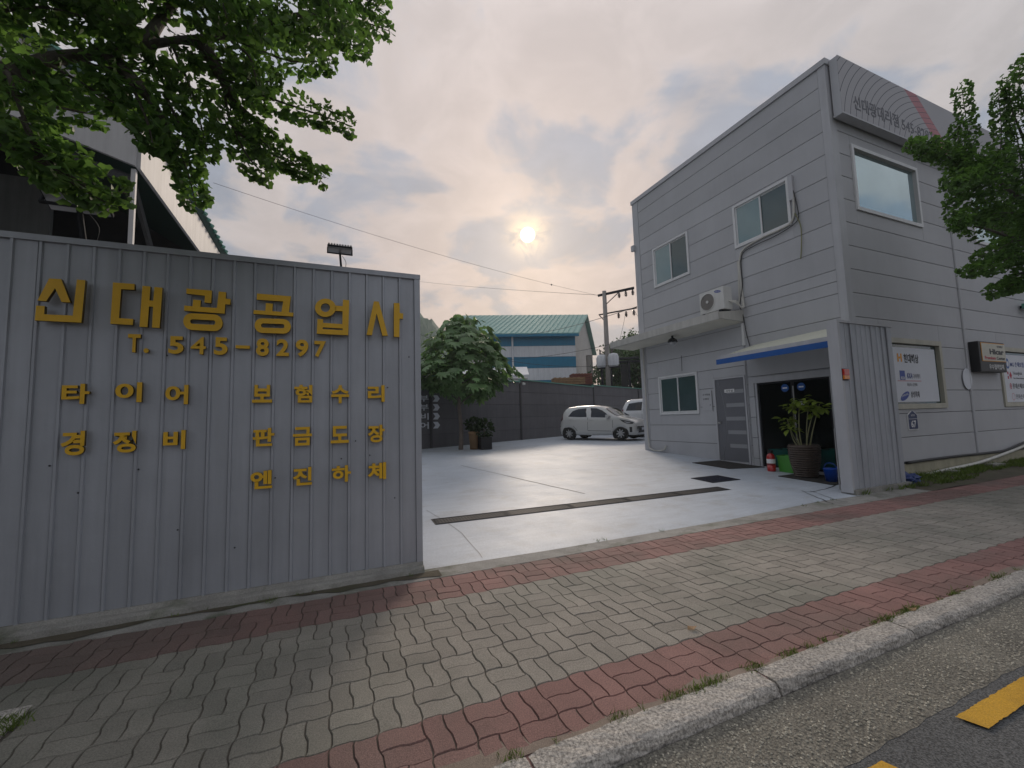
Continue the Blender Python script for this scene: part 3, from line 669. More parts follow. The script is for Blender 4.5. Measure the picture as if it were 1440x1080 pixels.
# ================================================================== GATE PILLAR of ribbed sheet metal (right)
t = Thing('gate_pillar', (7.6, 4.18, 0), 'narrow grey ribbed metal wall panel standing at the right of the yard entrance', 'wall')
rib_wall(t, 7.63, 9.13, 4.17, 0.09, 2.79)
mb = MB(); mb.box(7.61, 9.14, 4.184, 4.30, 0.09, 2.80); t.part('frame', mb, 'trim')
mb = MB(); mb.box(7.575, 7.629, 4.150, 4.318, 0.04, 2.835); t.part('end_flashing', mb, 'trim')
mb = MB(); mb.box(7.63, 9.16, 4.150, 4.318, 2.795, 2.835); t.part('top_flashing', mb, 'trim')
mb = MB(); mb.box(7.60, 9.2, 4.12, 4.34, -0.02, 0.088); t.part('plinth', mb, 'concrete')
rt_ = Thing('reflector', (7.66, 4.15, 1.85), 'small red and amber tail lamp fixed to the grey ribbed gate pillar', 'reflector')
a = pY(1184, 519, 4.15); b = pY(1191, 528, 4.15); c_ = pY(1192, 533.5, 4.15)
mb = MB(); mb.bbox(a[0], b[0] + .02, 4.118, 4.150, b[2], a[2], .006); rt_.part('red_lens', mb, 'reflector_red')
mb = MB(); mb.bbox(a[0], b[0] + .02, 4.120, 4.150, c_[2], b[2] - .001, .006); rt_.part('amber_lens', mb, 'reflector_amber')
mb = MB(); mb.box(a[0] - .012, b[0] + .035, 4.1495, 4.157, c_[2] - .02, a[2] + .01); rt_.part('back_plate', mb, 'black_plastic')

# ================================================================== OFFICE BUILDING
XF, YR, ZT = 9.0, 4.72, 8.33; XB, YB = 19.5, 10.62
t = Thing('office_building', (XF, YR, 0), 'two-storey grey panelled office building with white framed windows', 'building'); office = t
def subtract(rects, hole):
    out = []
    for (a0, a1, z0, z1) in rects:
        h0, h1, k0, k1 = hole
        if h0 >= a1 or h1 <= a0 or k0 >= z1 or k1 <= z0: out.append((a0, a1, z0, z1)); continue
        if h0 > a0: out.append((a0, h0, z0, z1))
        if h1 < a1: out.append((h1, a1, z0, z1))
        m0, m1 = max(a0, h0), min(a1, h1)
        if k0 > z0: out.append((m0, m1, z0, k0))
        if k1 < z1: out.append((m0, m1, k1, z1))
    return [r for r in out if r[1] - r[0] > 0.01 and r[3] - r[2] > 0.01]
ENT = (5.12, 6.78, 0.06, 2.17); DOOR = (7.03, 7.85, 0.19, 2.21)
FW_U, FW_V, FW_L = (8.41, 9.79, 5.20, 6.42), (5.60, 6.98, 5.33, 6.39), (8.40, 9.86, 1.37, 2.50)
RW = [(9.60, 12.04, 5.33, 6.71), (14.42, 16.9, 5.33, 6.71), (9.95, 12.20, 1.34, 2.78), (14.88, 17.2, 1.32, 2.78)]
# structural walls behind the panels, opened at the glazed entrance
mb = MB()
for (a0, a1, z0, z1) in subtract([(YR + 0.08, YB - 0.01, -0.1, ZT - 0.05)], ENT): mb.box(XF + 0.075, XF + 0.20, a0, a1, z0, z1)
mb.box(XF + 0.2, XB, YR + 0.075, YR + 0.2, -0.1, ZT - .05); mb.box(XF + .2, XB, YB - 0.2, YB - 0.01, -.1, ZT - .05); mb.box(XB - .2, XB - .001, YR + .2, YB - .2, -.1, ZT - .05)
mb.box(XF + 0.2, XB - .2, YR + .2, YB - .2, 7.7, 7.85)
t.part('wall', mb, 'joint')
mb = MB(); mb.box(XF + 0.05, 12.0, 4.93, 7.6, 0.0, 0.055); mb.box(11.9, 12.0, 4.93, 7.6, .056, 2.7); mb.box(XF + .21, 12, 4.925, 4.93, .056, 2.7); mb.box(XF + .21, 12, 7.5, 7.6, .056, 2.7); mb.box(XF + .21, 12, 4.93, 7.6, 2.7, 2.8)
t.part('interior', mb, 'interior')
JZ = [0.778 + 0.4718 * k for k in range(-1, 16)]; G = 0.010
def rows_of(levels, zlo, zhi):
    e = [zlo] + [z for z in levels if zlo + 0.05 < z < zhi - 0.05] + [zhi]; return list(zip(e[:-1], e[1:]))
panels_f = []; SEAM = 6.93
for z0, z1 in rows_of(JZ, 3.85, 8.24): panels_f.append((4.86, 10.36, z0 + G / 2, z1 - G / 2))
for z0, z1 in rows_of(JZ, 0.05, 3.85): panels_f.append((4.86, SEAM - .004, z0 + G / 2, z1 - G / 2))
for z0, z1 in rows_of([z - 0.18 for z in JZ], 0.05, 3.85): panels_f.append((SEAM + .004, 10.36, z0 + G / 2, z1 - G / 2))
HOLES_F = [(a - .004, b + .004, c - .004, d + .004) for a, b, c, d in (FW_U, FW_V, FW_L, (DOOR[0] - .04, DOOR[1] + .04, 0, DOOR[3] + .04), (ENT[0] - .0, ENT[1] + .0, -0.1, ENT[3]))]
for h in HOLES_F: panels_f = subtract(panels_f, h)
def panel_mesh(rects, mk):
    for r in rects: mk(*r)
def fpanel(a0, a1, z0, z1):
    m = MB(); b = .006
    m.add([(XF + .024, a0, z0), (XF + .024, a1, z0), (XF + .024, a1, z1), (XF + .024, a0, z1), (XF + .004, a0, z0), (XF + .004, a1, z0), (XF + .004, a1, z1), (XF + .004, a0, z1), (XF, a0 + b, z0 + b), (XF, a1 - b, z0 + b), (XF, a1 - b, z1 - b), (XF, a0 + b, z1 - b)],
          [(8, 9, 10, 11), (4, 5, 9, 8), (5, 6, 10, 9), (6, 7, 11, 10), (7, 4, 8, 11), (0, 1, 5, 4), (1, 2, 6, 5), (2, 3, 7, 6), (3, 0, 4, 7)])
    office.part('wall_panel', m, 'facade')
def rpanel(a0, a1, z0, z1):
    m = MB(); b = .006
    m.add([(a0, YR + .024, z0), (a1, YR + .024, z0), (a1, YR + .024, z1), (a0, YR + .024, z1), (a0, YR + .004, z0), (a1, YR + .004, z0), (a1, YR + .004, z1), (a0, YR + .004, z1), (a0 + b, YR, z0 + b), (a1 - b, YR, z0 + b), (a1 - b, YR, z1 - b), (a0 + b, YR, z1 - b)],
          [(8, 9, 10, 11), (4, 5, 9, 8), (5, 6, 10, 9), (6, 7, 11, 10), (7, 4, 8, 11), (0, 1, 5, 4), (1, 2, 6, 5), (2, 3, 7, 6), (3, 0, 4, 7)])
    office.part('wall_panel', m, 'facade')
panel_mesh(panels_f, fpanel)
panels_r = []
for z0, z1 in rows_of(JZ, 0.30, 8.24):
    for a0, a1 in ((9.21, 13.27), (13.33, 17.3), (17.33, XB)): panels_r.append((a0, a1, z0 + G / 2, z1 - G / 2))
for h in RW: panels_r = subtract(panels_r, (h[0] - .004, h[1] + .004, h[2] - .004, h[3] + .004))
panel_mesh(panels_r, rpanel)
# corner trims, parapet flashing, base strip
mb = MB(); mb.box(XF - 0.008, XF + 0.2, YR - 0.008, 4.855, 0.02, 8.24); mb.box(XF + 0.2, 9.205, YR - 0.008, YR + .1, 0.02, 8.24); t.part('corner_trim', mb, 'trim')
mb = MB(); mb.box(XF - 0.006, XF + 0.1, 10.365, YB, 0.2, 8.24); t.part('corner_trim', mb, 'trim')
mb = MB(); mb.box(XF - 0.035, XF + 0.22, YR - 0.035, YB + 0.03, 8.242, ZT + 0.03); mb.box(XF + 0.22, XB, YR - 0.035, YR + 0.2, 8.242, ZT + 0.03); t.part('parapet_flashing', mb, 'trim')
mb = MB(); mb.box(9.2, XB, YR - 0.035, YR + 0.02, -0.05, 0.265); t.part('base_course', mb, 'moss_concrete')
mb = MB(); mb.box(9.2, XB, YR - 0.012, YR + 0.024, 0.268, 0.298); t.part('base_flashing', mb, 'dark')
mb = MB(); mb.tube([(13.30, YR - 0.006, 0.22), (13.30, YR - 0.006, 7.1)], 0.028, 8)
for z in JZ: 
    if .4 < z < 7: mb.box(13.26, 13.34, YR - .03, YR + .02, z - .012, z + .012)
t.part('downpipe', mb, 'trim')
# windows
def win_front(w, sashes, curtain=True):
    y0, y1, z0, z1 = w; f = 0.055
    m = MB(); X0, X1 = XF - 0.03, XF + 0.05
    m.box(X0, X1, y0, y1, z0, z0 + f); m.box(X0, X1, y0, y1, z1 - f, z1); m.box(X0, X1, y0, y0 + f, z0 + f, z1 - f); m.box(X0, X1, y1 - f, y1, z0 + f, z1 - f)
    fr = office.part('window', m, 'white_frame'); ym = (y0 + y1) / 2
    for k, (a, b, xo, gm_) in enumerate(((ym - 0.02, y1 - f - .002, XF + 0.002, sashes[0]), (y0 + f + .002, ym + 0.02, XF + 0.022, sashes[1]))):
        s = MB(); g = 0.035; X0, X1 = xo, xo + 0.018; c0, c1 = z0 + f + .002, z1 - f - .002
        s.box(X0, X1, a, b, c0, c0 + g); s.box(X0, X1, a, b, c1 - g, c1); s.box(X0, X1, a, a + g, c0 + g, c1 - g); s.box(X0, X1, b - g, b, c0 + g, c1 - g)
        office.part('sash', s, 'white_frame', fr)
        p = MB(); p.box(X0 + .006, X0 + .012, a + g, b - g, c0 + g, c1 - g); office.part('pane', p, gm_, fr)
    return fr
win_front(FW_U, ('curtain_glass', 'glass')); win_front(FW_V, ('curtain_glass', 'glass')); win_front(FW_L, ('glass', 'glass'))
def win_right(w, mframe, pane, f=0.07):
    x0, x1, z0, z1 = w; m = MB(); Y0, Y1 = YR - 0.03, YR + 0.06
    m.box(x0, x1, Y0, Y1, z0, z0 + f); m.box(x0, x1, Y0, Y1, z1 - f, z1); m.box(x0, x0 + f, Y0, Y1, z0 + f, z1 - f); m.box(x1 - f, x1, Y0, Y1, z0 + f, z1 - f)
    fr = office.part('window', m, mframe); p = MB(); p.box(x0 + f, x1 - f, YR + 0.045, YR + 0.052, z0 + f, z1 - f); office.part('pane', p, pane, fr); return fr
win_right(RW[0], 'white_frame', 'sky_glass'); win_right(RW[1], 'white_frame', 'sky_glass'); win_right(RW[2], 'cream_frame', 'glass', 0.10); win_right(RW[3], 'cream_frame', 'glass', 0.10)
# steel door with pale bands
y0, y1, z0, z1 = DOOR
m = MB(); m.box(XF - .02, XF + .05, y0 - .04, y0, z0 - .05, z1 + .04); m.box(XF - .02, XF + .05, y1, y1 + .04, z0 - .05, z1 + .04); m.box(XF - .02, XF + .05, y0, y1, z1, z1 + .04); m.box(XF - .05, XF + .05, y0, y1, z0 - .09, z0); t.part('door_frame', m, 'trim')
m = MB(); m.box(XF + .002, XF + .04, y0 + .004, y1 - .004, z0 + .004, z1 - .004); door = t.part('door', m, 'door_grey')
for k in range(5):
    zc = z0 + 0.33 + k * 0.33; m = MB(); m.box(XF - .003, XF + .0015, y0 + 0.03, y0 + 0.56 - 0.03 * abs(k - 2), zc, zc + 0.09); t.part('door_band', m, 'door_stripe', door)
m = MB(); pts = [(XF - .001, y1 - 0.09 - 0.17 * math.sin(math.pi * k / 12) ** 1.2, z0 + .02 + (z1 - z0 - .04) * k / 12) for k in range(13)]; m.tube(pts, 0.005, 5); t.part('door_moulding', m, 'door_stripe', door)
m = MB(); m.lathe([(0.03, -0.004), (0.03, -.012), (0.014, -.014), (0.014, -.04), (0.03, -.045), (0.033, -.06), (0.02, -.075)], (XF, y1 - 0.08, z0 + 0.93), 12, 'x'); t.part('door_knob', m, 'steel', door)
m = MB(); m.box(XF - .004, XF + .0015, y0 + .28, y0 + .56, z1 - .34, z1 - .26); sg = t.part('door_plate', m, 'ink_white', door)
put_text('lettering', '사무실', (XF - .0045, y0 + .52, z1 - .33), (0, -1, 0), (0, 0, 1), .20, .055, 'ink', office, .01, .001, sg)
# glazed entrance
y0, y1, z0, z1 = ENT
m = MB()
m.box(XF + .02, XF + .09, y0, y0 + .05, z0, z1 - .14); m.box(XF + .02, XF + .09, y1 - .05, y1, z0, z1 - .14); m.box(XF - .01, XF + .10, y0, y1, z1 - .14, z1); m.box(XF + .02, XF + .10, y0 + .05, y1 - .05, z0, z0 + .07)
ef = t.part('entrance_frame', m, 'trim'); ym = (y0 + y1) / 2 - 0.03
for a, b in ((y0 + .055, ym - .004), (ym + .004, y1 - .055)):
    m = MB(); m.box(XF + .04, XF + .07, a, a + .035, z0 + .075, z1 - .145); m.box(XF + .04, XF + .07, b - .035, b, z0 + .075, z1 - .145); m.box(XF + .04, XF + .07, a + .035, b - .035, z1 - .18, z1 - .145); m.box(XF + .04, XF + .07, a + .035, b - .035, z0 + .075, z0 + .115)
    gd = t.part('glass_door', m, 'dark_steel'); m = MB(); m.box(XF + .052, XF + .058, a + .035, b - .035, z0 + .115, z1 - .18); t.part('pane', m, 'door_glass', gd)
    yc = b - .17 if a < 5.5 else a + .17
    m = MB(); m.lathe([(0.085, 0), (0.085, -.002)], (XF + .0515, yc, z1 - .30), 20, 'x'); st = t.part('sticker', m, 'blue', gd)
    m = MB(); m.box(XF + .048, XF + .0492, yc - .05, yc + .05, z1 - .315, z1 - .285); t.part('sticker_print', m, 'ink_white', st)
    if a < 5.5:
        m = MB(); m.tube([(XF + .02, b - .016, 0.75), (XF + .02, b - .016, 1.9)], .012, 8); t.part('pull_handle', m, 'steel', gd)
        m = MB(); m.box(XF + .048, XF + .051, b - .20, b - .09, 1.42, 1.56); t.part('notice', m, 'white_board', gd)
# canopy slab over the ground floor
CY0, CY1, CX = 6.90, 11.0, 8.18
m = MB(); poly = [(CX, CY0 - 0.02, 3.56), (XF - .002, CY0 - 0.02, 3.50), (XF - .002, CY0 - .02, 3.80), (CX + .02, CY0 - .02, 3.70)]
m.prism([(CX, CY0, 3.555), (XF - .001, CY0, 3.52), (XF - .001, CY0, 3.80), (CX, CY0, 3.70)], (0, CY1 - CY0, -0.03)); cn = t.part('canopy', m, 'canopy')
m = MB(); m.prism([(CX + .05, CY0 + .04, 3.549), (XF - .003, CY0 + .04, 3.516), (XF - .003, CY0 + .04, 3.510), (CX + .05, CY0 + .04, 3.543)], (0, CY1 - CY0 - .08, -.03)); t.part('soffit', m, 'soffit', cn)
m = MB(); m.box(CX - .03, CX - .001, CY0 - .01, CY1 + .01, 3.53, 3.715); t.part('fascia', m, 'canopy', cn)
# awning over the entrance
AX0 = 8.12; ay0, ay1 = 4.50, 6.93
m = MB(); m.prism([(AX0 + .02, ay0, 2.66), (XF - .001, ay0 + .12, 2.98), (XF - .001, ay1 - .22, 2.92), (AX0 + .02, ay1, 2.64)], (0, 0, -0.02)); aw = t.part('awning', m, 'awning_top')
m = MB(); m.box(AX0 - .01, AX0 + .02, ay0, ay1, 2.59, 2.67); t.part('awning_lip', m, 'trim', aw)
m = MB(); m.box(AX0 - .025, AX0 + .005, ay0 - .01, ay1 + .06, 2.475, 2.588); t.part('valance', m, 'blue', aw)
m = MB(); m.prism([(AX0 + .02, ay1 - .01, 2.60), (XF - .001, ay1 - .21, 2.60), (XF - .001, ay1 - .21, 2.895), (AX0 + .02, ay1 - .01, 2.62)], (0, -.01, 0)); t.part('awning_cheek', m, 'trim', aw)
m = MB(); m.prism([(AX0 + .02, ay0 + .01, 2.60), (XF - .001, ay0 + .13, 2.60), (XF - .001, ay0 + .13, 2.955), (AX0 + .02, ay0 + .01, 2.635)], (0, .01, 0)); t.part('awning_cheek', m, 'trim', aw)
# rain pipe at the back corner, thin conduit by the seam
m = MB(); m.tube(smooth_pts([(XF - .045, 10.42, 3.5), (XF - .045, 10.42, 2.0), (XF - .045, 10.40, 0.55), (XF - .06, 10.25, 0.33), (XF - .07, 9.95, 0.31), (XF - .07, 9.72, 0.36), (XF - .06, 9.66, 0.47)], 5), 0.022, 8); t.part('drain_hose', m, 'pvc')
m = MB(); m.box(XF - .05, XF - .001, SEAM - .03, SEAM + .03, 2.95, 3.48); t.part('conduit', m, 'white_frame')
m = MB(); m.tube([(XF - .012, 6.96, 3.5), (XF - .012, 6.96, 0.35)], .012, 6); t.part('conduit', m, 'trim')
m = MB(); m.box(XF - .09, XF - .001, 10.55, 10.68, 6.68, 6.86); t.part('corner_lamp', m, 'trim')

# roof sign box
def sign_print():
    m = bpy.data.materials.new('roof_sign_print'); m.use_nodes = True; T = m.node_tree; l = T.links.new; p = T.nodes['Principled BSDF']; p.inputs['Roughness'].default_value = 0.45
    g = T.nodes.new('ShaderNodeNewGeometry'); s = T.nodes.new('ShaderNodeSeparateXYZ'); l(g.outputs['Position'], s.inputs[0])
    def M(op, a, b=None, c=None):
        n = T.nodes.new('ShaderNodeMath'); n.operation = op
        for i, v in enumerate((a, b, c)):
            if v is None: continue
            if isinstance(v, (int, float)): n.inputs[i].default_value = v
            else: l(v, n.inputs[i])
        return n.outputs[0]
    dx = M('MULTIPLY', M('SUBTRACT', s.outputs[0], 12.75), 0.62); dz = M('SUBTRACT', s.outputs[2], 6.95)
    rr = M('SQRT', M('ADD', M('MULTIPLY', dx, dx), M('MULTIPLY', dz, dz)))
    ring = M('LESS_THAN', M('FRACT', M('MULTIPLY', rr, 8.5)), 0.09)
    # red band: a slanted stripe; beyond it the board is plain
    e = M('ADD', s.outputs[0], M('MULTIPLY', M('SUBTRACT', s.outputs[2], 8.0), 1.2))
    band = M('MULTIPLY', M('GREATER_THAN', e, 11.82), M('LESS_THAN', e, 12.32)); left = M('LESS_THAN', e, 12.32)
    def mx(f, a, b):
        n = T.nodes.new('ShaderNodeMix'); n.data_type = 'RGBA'
        for i, v in ((0, f), (6, a), (7, b)):
            if isinstance(v, tuple): n.inputs[i].default_value = (*v, 1)
            else: l(v, n.inputs[i])
        return n.outputs[2]
    c = mx(band, (0.40, 0.39, 0.41), (0.46, 0.16, 0.18)); c = mx(M('MULTIPLY', ring, left), c, (0.04, 0.04, 0.06)); l(c, p.inputs['Base Color']); MATS['roof_sign_print'] = m
sign_print()
t = Thing('roof_sign', (9.08, 4.53, 7.17), 'long grey roof-edge sign box with curved lines, red band and a phone number', 'sign')
m = MB(); m.box(9.085, 17.5, 4.535, 4.719 - .037, 7.15, 8.31); t.part('box', m, 'trim')
m = MB(); m.box(9.08, 17.5, 4.527, 4.534, 7.14, 8.32); t.part('face', m, 'roof_sign_print')
m = MB(); m.box(9.07, 17.52, 4.52, 4.684, 7.105, 7.138); t.part('lower_edge', m, 'trim')
a = pY(1199, 152, 4.526); b = pY(1262, 175, 4.526); 
put_text('lettering', '신대광대리점', (9.48, 4.526, 7.30), (1, 0, 0), (0, 0, 1), 1.60, 0.30, 'ink_grey', t, .012, .003)
put_text('lettering', '545-8297', (11.20, 4.526, 7.31), (1, 0, 0), (0, 0, 1), 1.26, 0.235, 'ink_grey', t, .0, .003)

# ================================================================== THINGS ON THE OFFICE
t = Thing('air_conditioner', (8.58, 6.95, 3.76), 'white outdoor air conditioner unit with round grey fan on the canopy', 'air conditioner')
x0, x1, y0, y1, z0, z1 = 8.40, 8.68, 6.92, 7.62, 3.80, 4.34
m = MB(); m.bbox(x0, x1, y0, y1, z0, z1, .015); t.part('casing', m, 'ac_white')
m = MB(); c = (x0 - .002, y0 + .46, (z0 + z1) / 2); m.lathe([(0.215, 0.004), (0.215, -.012), (0.20, -.016), (0.20, 0.0)], c, 28, 'x', False); fg = t.part('fan_guard', m, 'ac_white')
m = MB(); m.lathe([(0.198, -.002), (0.198, -.005)], c, 28, 'x'); t.part('fan', m, 'grille', fg)
m = MB()
for k in range(5): m.lathe([(0.04 + k * .035, -.010), (0.043 + k * .035, -.012), (0.046 + k * .035, -.010)], c, 24, 'x', False)
t.part('grille_rings', m, 'grille', fg)
m = MB(); m.lathe([(0.035, -.004), (0.035, -.018), (0.02, -.02)], c, 14, 'x'); t.part('hub', m, 'ac_white', fg)
m = MB(); 
m.prism([(x0 - .001, y0 + .16 + .095 * math.cos(R(k * 20)) - .0 * k, z1 - .09 + .03 * math.sin(R(k * 20)) + .02 * math.cos(R(k * 20))) for k in range(18)], (-.003, 0, 0)); lg = t.part('logo', m, 'logo_blue')
put_text('lettering', 'SAMSUNG', (x0 - .0045, y0 + .235, z1 - .098 + .014), (0, -0.98, -.2), (0, -.2, .98), .15, .022, 'ink_white', t, 0, .001, lg)
for yy in (y0 + .08, y1 - .14):
    m = MB(); m.box(x0 - .02, x1 + .02, yy, yy + .06, 3.74, 3.799); t.part('foot', m, 'dark_steel')
m = MB()
for dd, r in ((0, .016), (.03, .012), (-.02, .009)):
    m.tube(smooth_pts([(x1 - .1 + dd, y0 + .0, z0 + .2), (x1 - .05 + dd, y0 - .14, z0 + .12 + dd), (x1 + .12, y0 - .16 + dd, z0 + .0), (XF - .03, y0 - .05 + dd, z0 + .25), (XF - .03, y0 - .02 + dd, 4.6), (XF - .03, y0 - .01 + dd, 5.0)], 6), r, 7)
t.part('hose', m, 'pvc')
t = Thing('pipe_run', (XF, 5.5, 5.0), 'bundle of grey pipes and cables running from the upper window to the air conditioner', 'pipe')
def fx(px, py, o=.03): return pX(px, py, XF - o)
for nm, pts, r, mm in (('pipe', [(1112, 255), (1116, 283), (1114, 310), (1098, 322), (1070, 335), (1046, 350), (1040, 365), (1039, 395), (1040, 425)], .022, 'pvc'),
                       ('cable', [(1110, 250), (1121, 290), (1120, 312), (1090, 332), (1062, 345), (1043, 360), (1044, 400), (1040, 430)], .009, 'wire'),
                       ('cable', [(1118, 300), (1126, 318), (1127, 345), (1126, 364)], .010, 'stem'),
                       ('cable', [(1040, 430), (1045, 445), (1050, 470), (1056, 492)], .010, 'wire'),
                       ('cable', [(958, 500), (958.5, 510), (959, 522)], .006, 'wire')):
    m = MB(); m.tube(smooth_pts([fx(*p) for p in pts], 5), r, 7); t.part(nm, m, mm)
m = MB(); a = fx(1110, 250); m.box(XF - .06, XF - .005, a[1] - .06, a[1] + .03, a[2] - .5, a[2] + .02); t.part('duct_cover', m, 'trim')
# lamp under the canopy
t = Thing('canopy_lamp', (8.55, 8.75, 3.4), 'small grey lamp with a clear dome hanging under the concrete canopy', 'lamp', local=True)
m = MB(); m.tube([(0, 0, .13), (0, 0, .04)], .03, 8); t.part('stem', m, 'dark_steel')
m = MB(); m.lathe([(.05, .05), (.10, .02), (.13, -.05), (.13, -.06)], (0.0, 0, 0), 16); t.part('shade', m, 'dark_steel', smooth=True)
m = MB(); m.lathe([(.11, -.061), (.10, -.10), (.06, -.13), (.01, -.14)], (0, 0, 0), 16); t.part('dome', m, 'lamp_clear', smooth=True)
# notice by the door
t = Thing('notice_plate', (XF, 8.05, 1.5), 'small pale notice plate with black text between window and grey door', 'sign')
m = MB(); m.box(XF - .012, XF - .001, 7.98, 8.29, 1.45, 1.98); t.part('plate', m, 'facade')
put_text('lettering', '1F 사무실', (XF - .013, 8.25, 1.83), (0, -1, 0), (0, 0, 1), .22, .055, 'ink', t, .0, .002)
put_text('lettering', '2F 대표실', (XF - .013, 8.25, 1.72), (0, -1, 0), (0, 0, 1), .18, .05, 'ink', t, .0, .002)
put_text('lettering', '→', (XF - .013, 8.07, 1.56), (0, -1, 0), (0, 0, 1), .06, .045, 'ink', t, .01, .002)
m = MB(); m.tube([(XF - .008, 7.965, 1.95), (XF - .008, 7.96, 1.42)], .004, 5); t.part('cable', m, 'wire')

# insurance boards in the street windows
t = Thing('sign_board', (9.9, YR, 1.4), 'white sign board with insurance company logos in cream frame right of the ribbed pillar', 'sign board', 'insurance sign boards')
m = MB(); m.box(10.06, 11.98, YR + .015, YR + .028, 1.48, 2.60); t.part('board', m, 'white_board')
YB_ = YR + .0145
def rt2(x, z, w, h, s, mm, b=.01, th=None): put_text('lettering', s, (x, YB_, z), (1, 0, 0), (0, 0, 1), w, h, mm, th or t, b, .002)
def shape(pts, mm, nm='logo', th=None): m = MB(); m.prism([(x, YB_, z) for x, z in pts], (0, -.002, 0)); return (th or t).part(nm, m, mm)
rt2(10.52, 2.30, .17, .17, 'H', 'ink_orange', .05); rt2(10.76, 2.28, .55, .19, '현대해상', 'ink', .03)
shape([(10.55, 1.93), (10.74, 1.93), (10.74, 2.12), (10.55, 2.12)], 'logo_blue'); put_text('lettering', 'AXA', (10.57, YB_ - .003, 1.94), (1, 0, 0), (0, 0, 1), .15, .06, 'ink_white', t, .02, .001)
rt2(10.80, 1.96, .21, .115, 'AXA', 'ink_blue', .02); rt2(11.03, 1.96, .29, .10, '다이렉트', 'ink_grey', 0); shape([(10.45, 1.905), (11.33, 1.905), (11.33, 1.915), (10.45, 1.915)], 'ink_red', 'rule')
rt2(10.78, 1.80, .38, .065, '자동차 / 운전자', 'ink_grey', 0)
shape([(10.66 + .17 * math.cos(R(k * 15)) * .98, 1.60 + .075 * math.sin(R(k * 15)) + .06 * math.cos(R(k * 15))) for k in range(24)], 'logo_blue'); put_text('lettering', 'SAMSUNG', (10.53, YB_ - .003, 1.575), (.97, 0, .2), (-.1, 0, 1), .26, .04, 'ink_white', t, .0, .001)
rt2(10.88, 1.57, .32, .13, '삼성화재', 'ink', .01)
t = Thing('sign_board', (14.9, YR, 1.4), 'white sign board with four red and blue insurance logos beside the black light box', 'sign board', 'insurance sign boards')
m = MB(); m.box(14.99, 17.08, YR + .005, YR + .018, 1.43, 2.60); t.part('board', m, 'white_board'); YB_ = YR + .0045
shape([(15.34 + .10 * math.cos(R(k * 20)) * (1 if math.sin(R(k * 20)) < 0 else .75), 2.38 + .13 * math.sin(R(k * 20))) for k in range(18)], 'blue')
m = MB(); m.prism([(15.34 + .055 * math.cos(R(k * 30)), YB_ - .002, 2.37 + .07 * math.sin(R(k * 30))) for k in range(12)], (0, -.0015, 0)); t.part('logo', m, 'white_board')
rt2(15.48, 2.30, .75, .13, 'MG 손해보험', 'ink_blue', .01)
shape([(15.27, 2.00), (15.33, 2.00), (15.33, 2.07), (15.27, 2.07)], 'ink_red'); shape([(15.27, 2.11), (15.33, 2.11), (15.33, 2.18), (15.27, 2.18)], 'ink_red'); shape([(15.36, 2.09), (15.44, 2.00), (15.50, 2.09), (15.44, 2.18)], 'ink_red')
rt2(15.58, 2.08, .5, .11, 'Heungkuk', 'ink_grey', .0); rt2(15.58, 2.0, .6, .04, 'Fire & Marine Insurance', 'ink_grey', 0)
def ringp(cx, cz, rx, rz, mm, wd=.018):
    m = MB(); n = 20; v = [(cx + (rx - s * wd) * math.cos(2 * math.pi * k / n), YB_ - .001, cz + (rz - s * wd) * math.sin(2 * math.pi * k / n)) for s in (0, 1) for k in range(n)]
    m.add(v, [(k, (k + 1) % n, n + (k + 1) % n, n + k) for k in range(n)]); t.part('logo', m, mm)
ringp(15.37, 1.82, .055, .075, 'ink_red'); shape([(15.36, 1.79), (15.39, 1.79), (15.39, 1.86), (15.36, 1.86)], 'ink_red'); rt2(15.47, 1.76, .75, .13, '롯데손해보험', 'ink', .01)
ringp(15.45, 1.56, .08, .09, 'ink_red', .010); rt2(15.58, 1.50, .75, .12, '한화손해보험', 'ink_grey', .0)
# light box
t = Thing('light_box_sign', (13.66, YR, 2.1), 'black framed light box sign with cream panel beside the street window', 'sign')
LX0, LX1, LY, LZ0, LZ1 = 13.45, 14.72, 4.55, 2.13, 2.83
m = MB(); m.bbox(LX0, LX1, LY, YR - .002, LZ0, LZ1, .02); t.part('box', m, 'black_plastic')
m = MB(); m.box(LX0 + .10, LX1 - .005, LY - .006, LY - .001, LZ0 + .24, LZ1 - .03); t.part('border', m, 'ink_orange')
m = MB(); m.box(LX0 + .115, LX1 - .015, LY - .010, LY - .0065, LZ0 + .255, LZ1 - .045); t.part('panel', m, 'soffit')
for s, x, z, w, h, mm, b in (('현대해상', 14.30, 2.70, .30, .05, 'ink_grey', 0), ('Hicar', 13.92, 2.535, .70, .13, 'ink', .04), ('Premium', 13.66, 2.415, .52, .075, 'ink_red', .02), ('Center', 14.23, 2.415, .42, .075, 'ink', .02)):
    put_text('lettering', s, (x, LY - .011, z), (1, 0, 0), (0, 0, 1), w, h, mm, t, b, .002)
put_text('lettering', '우수협력업체', (13.85, LY - .002, 2.19), (1, 0, 0), (0, 0, 1), .72, .12, 'ink_white', t, .01, .002)
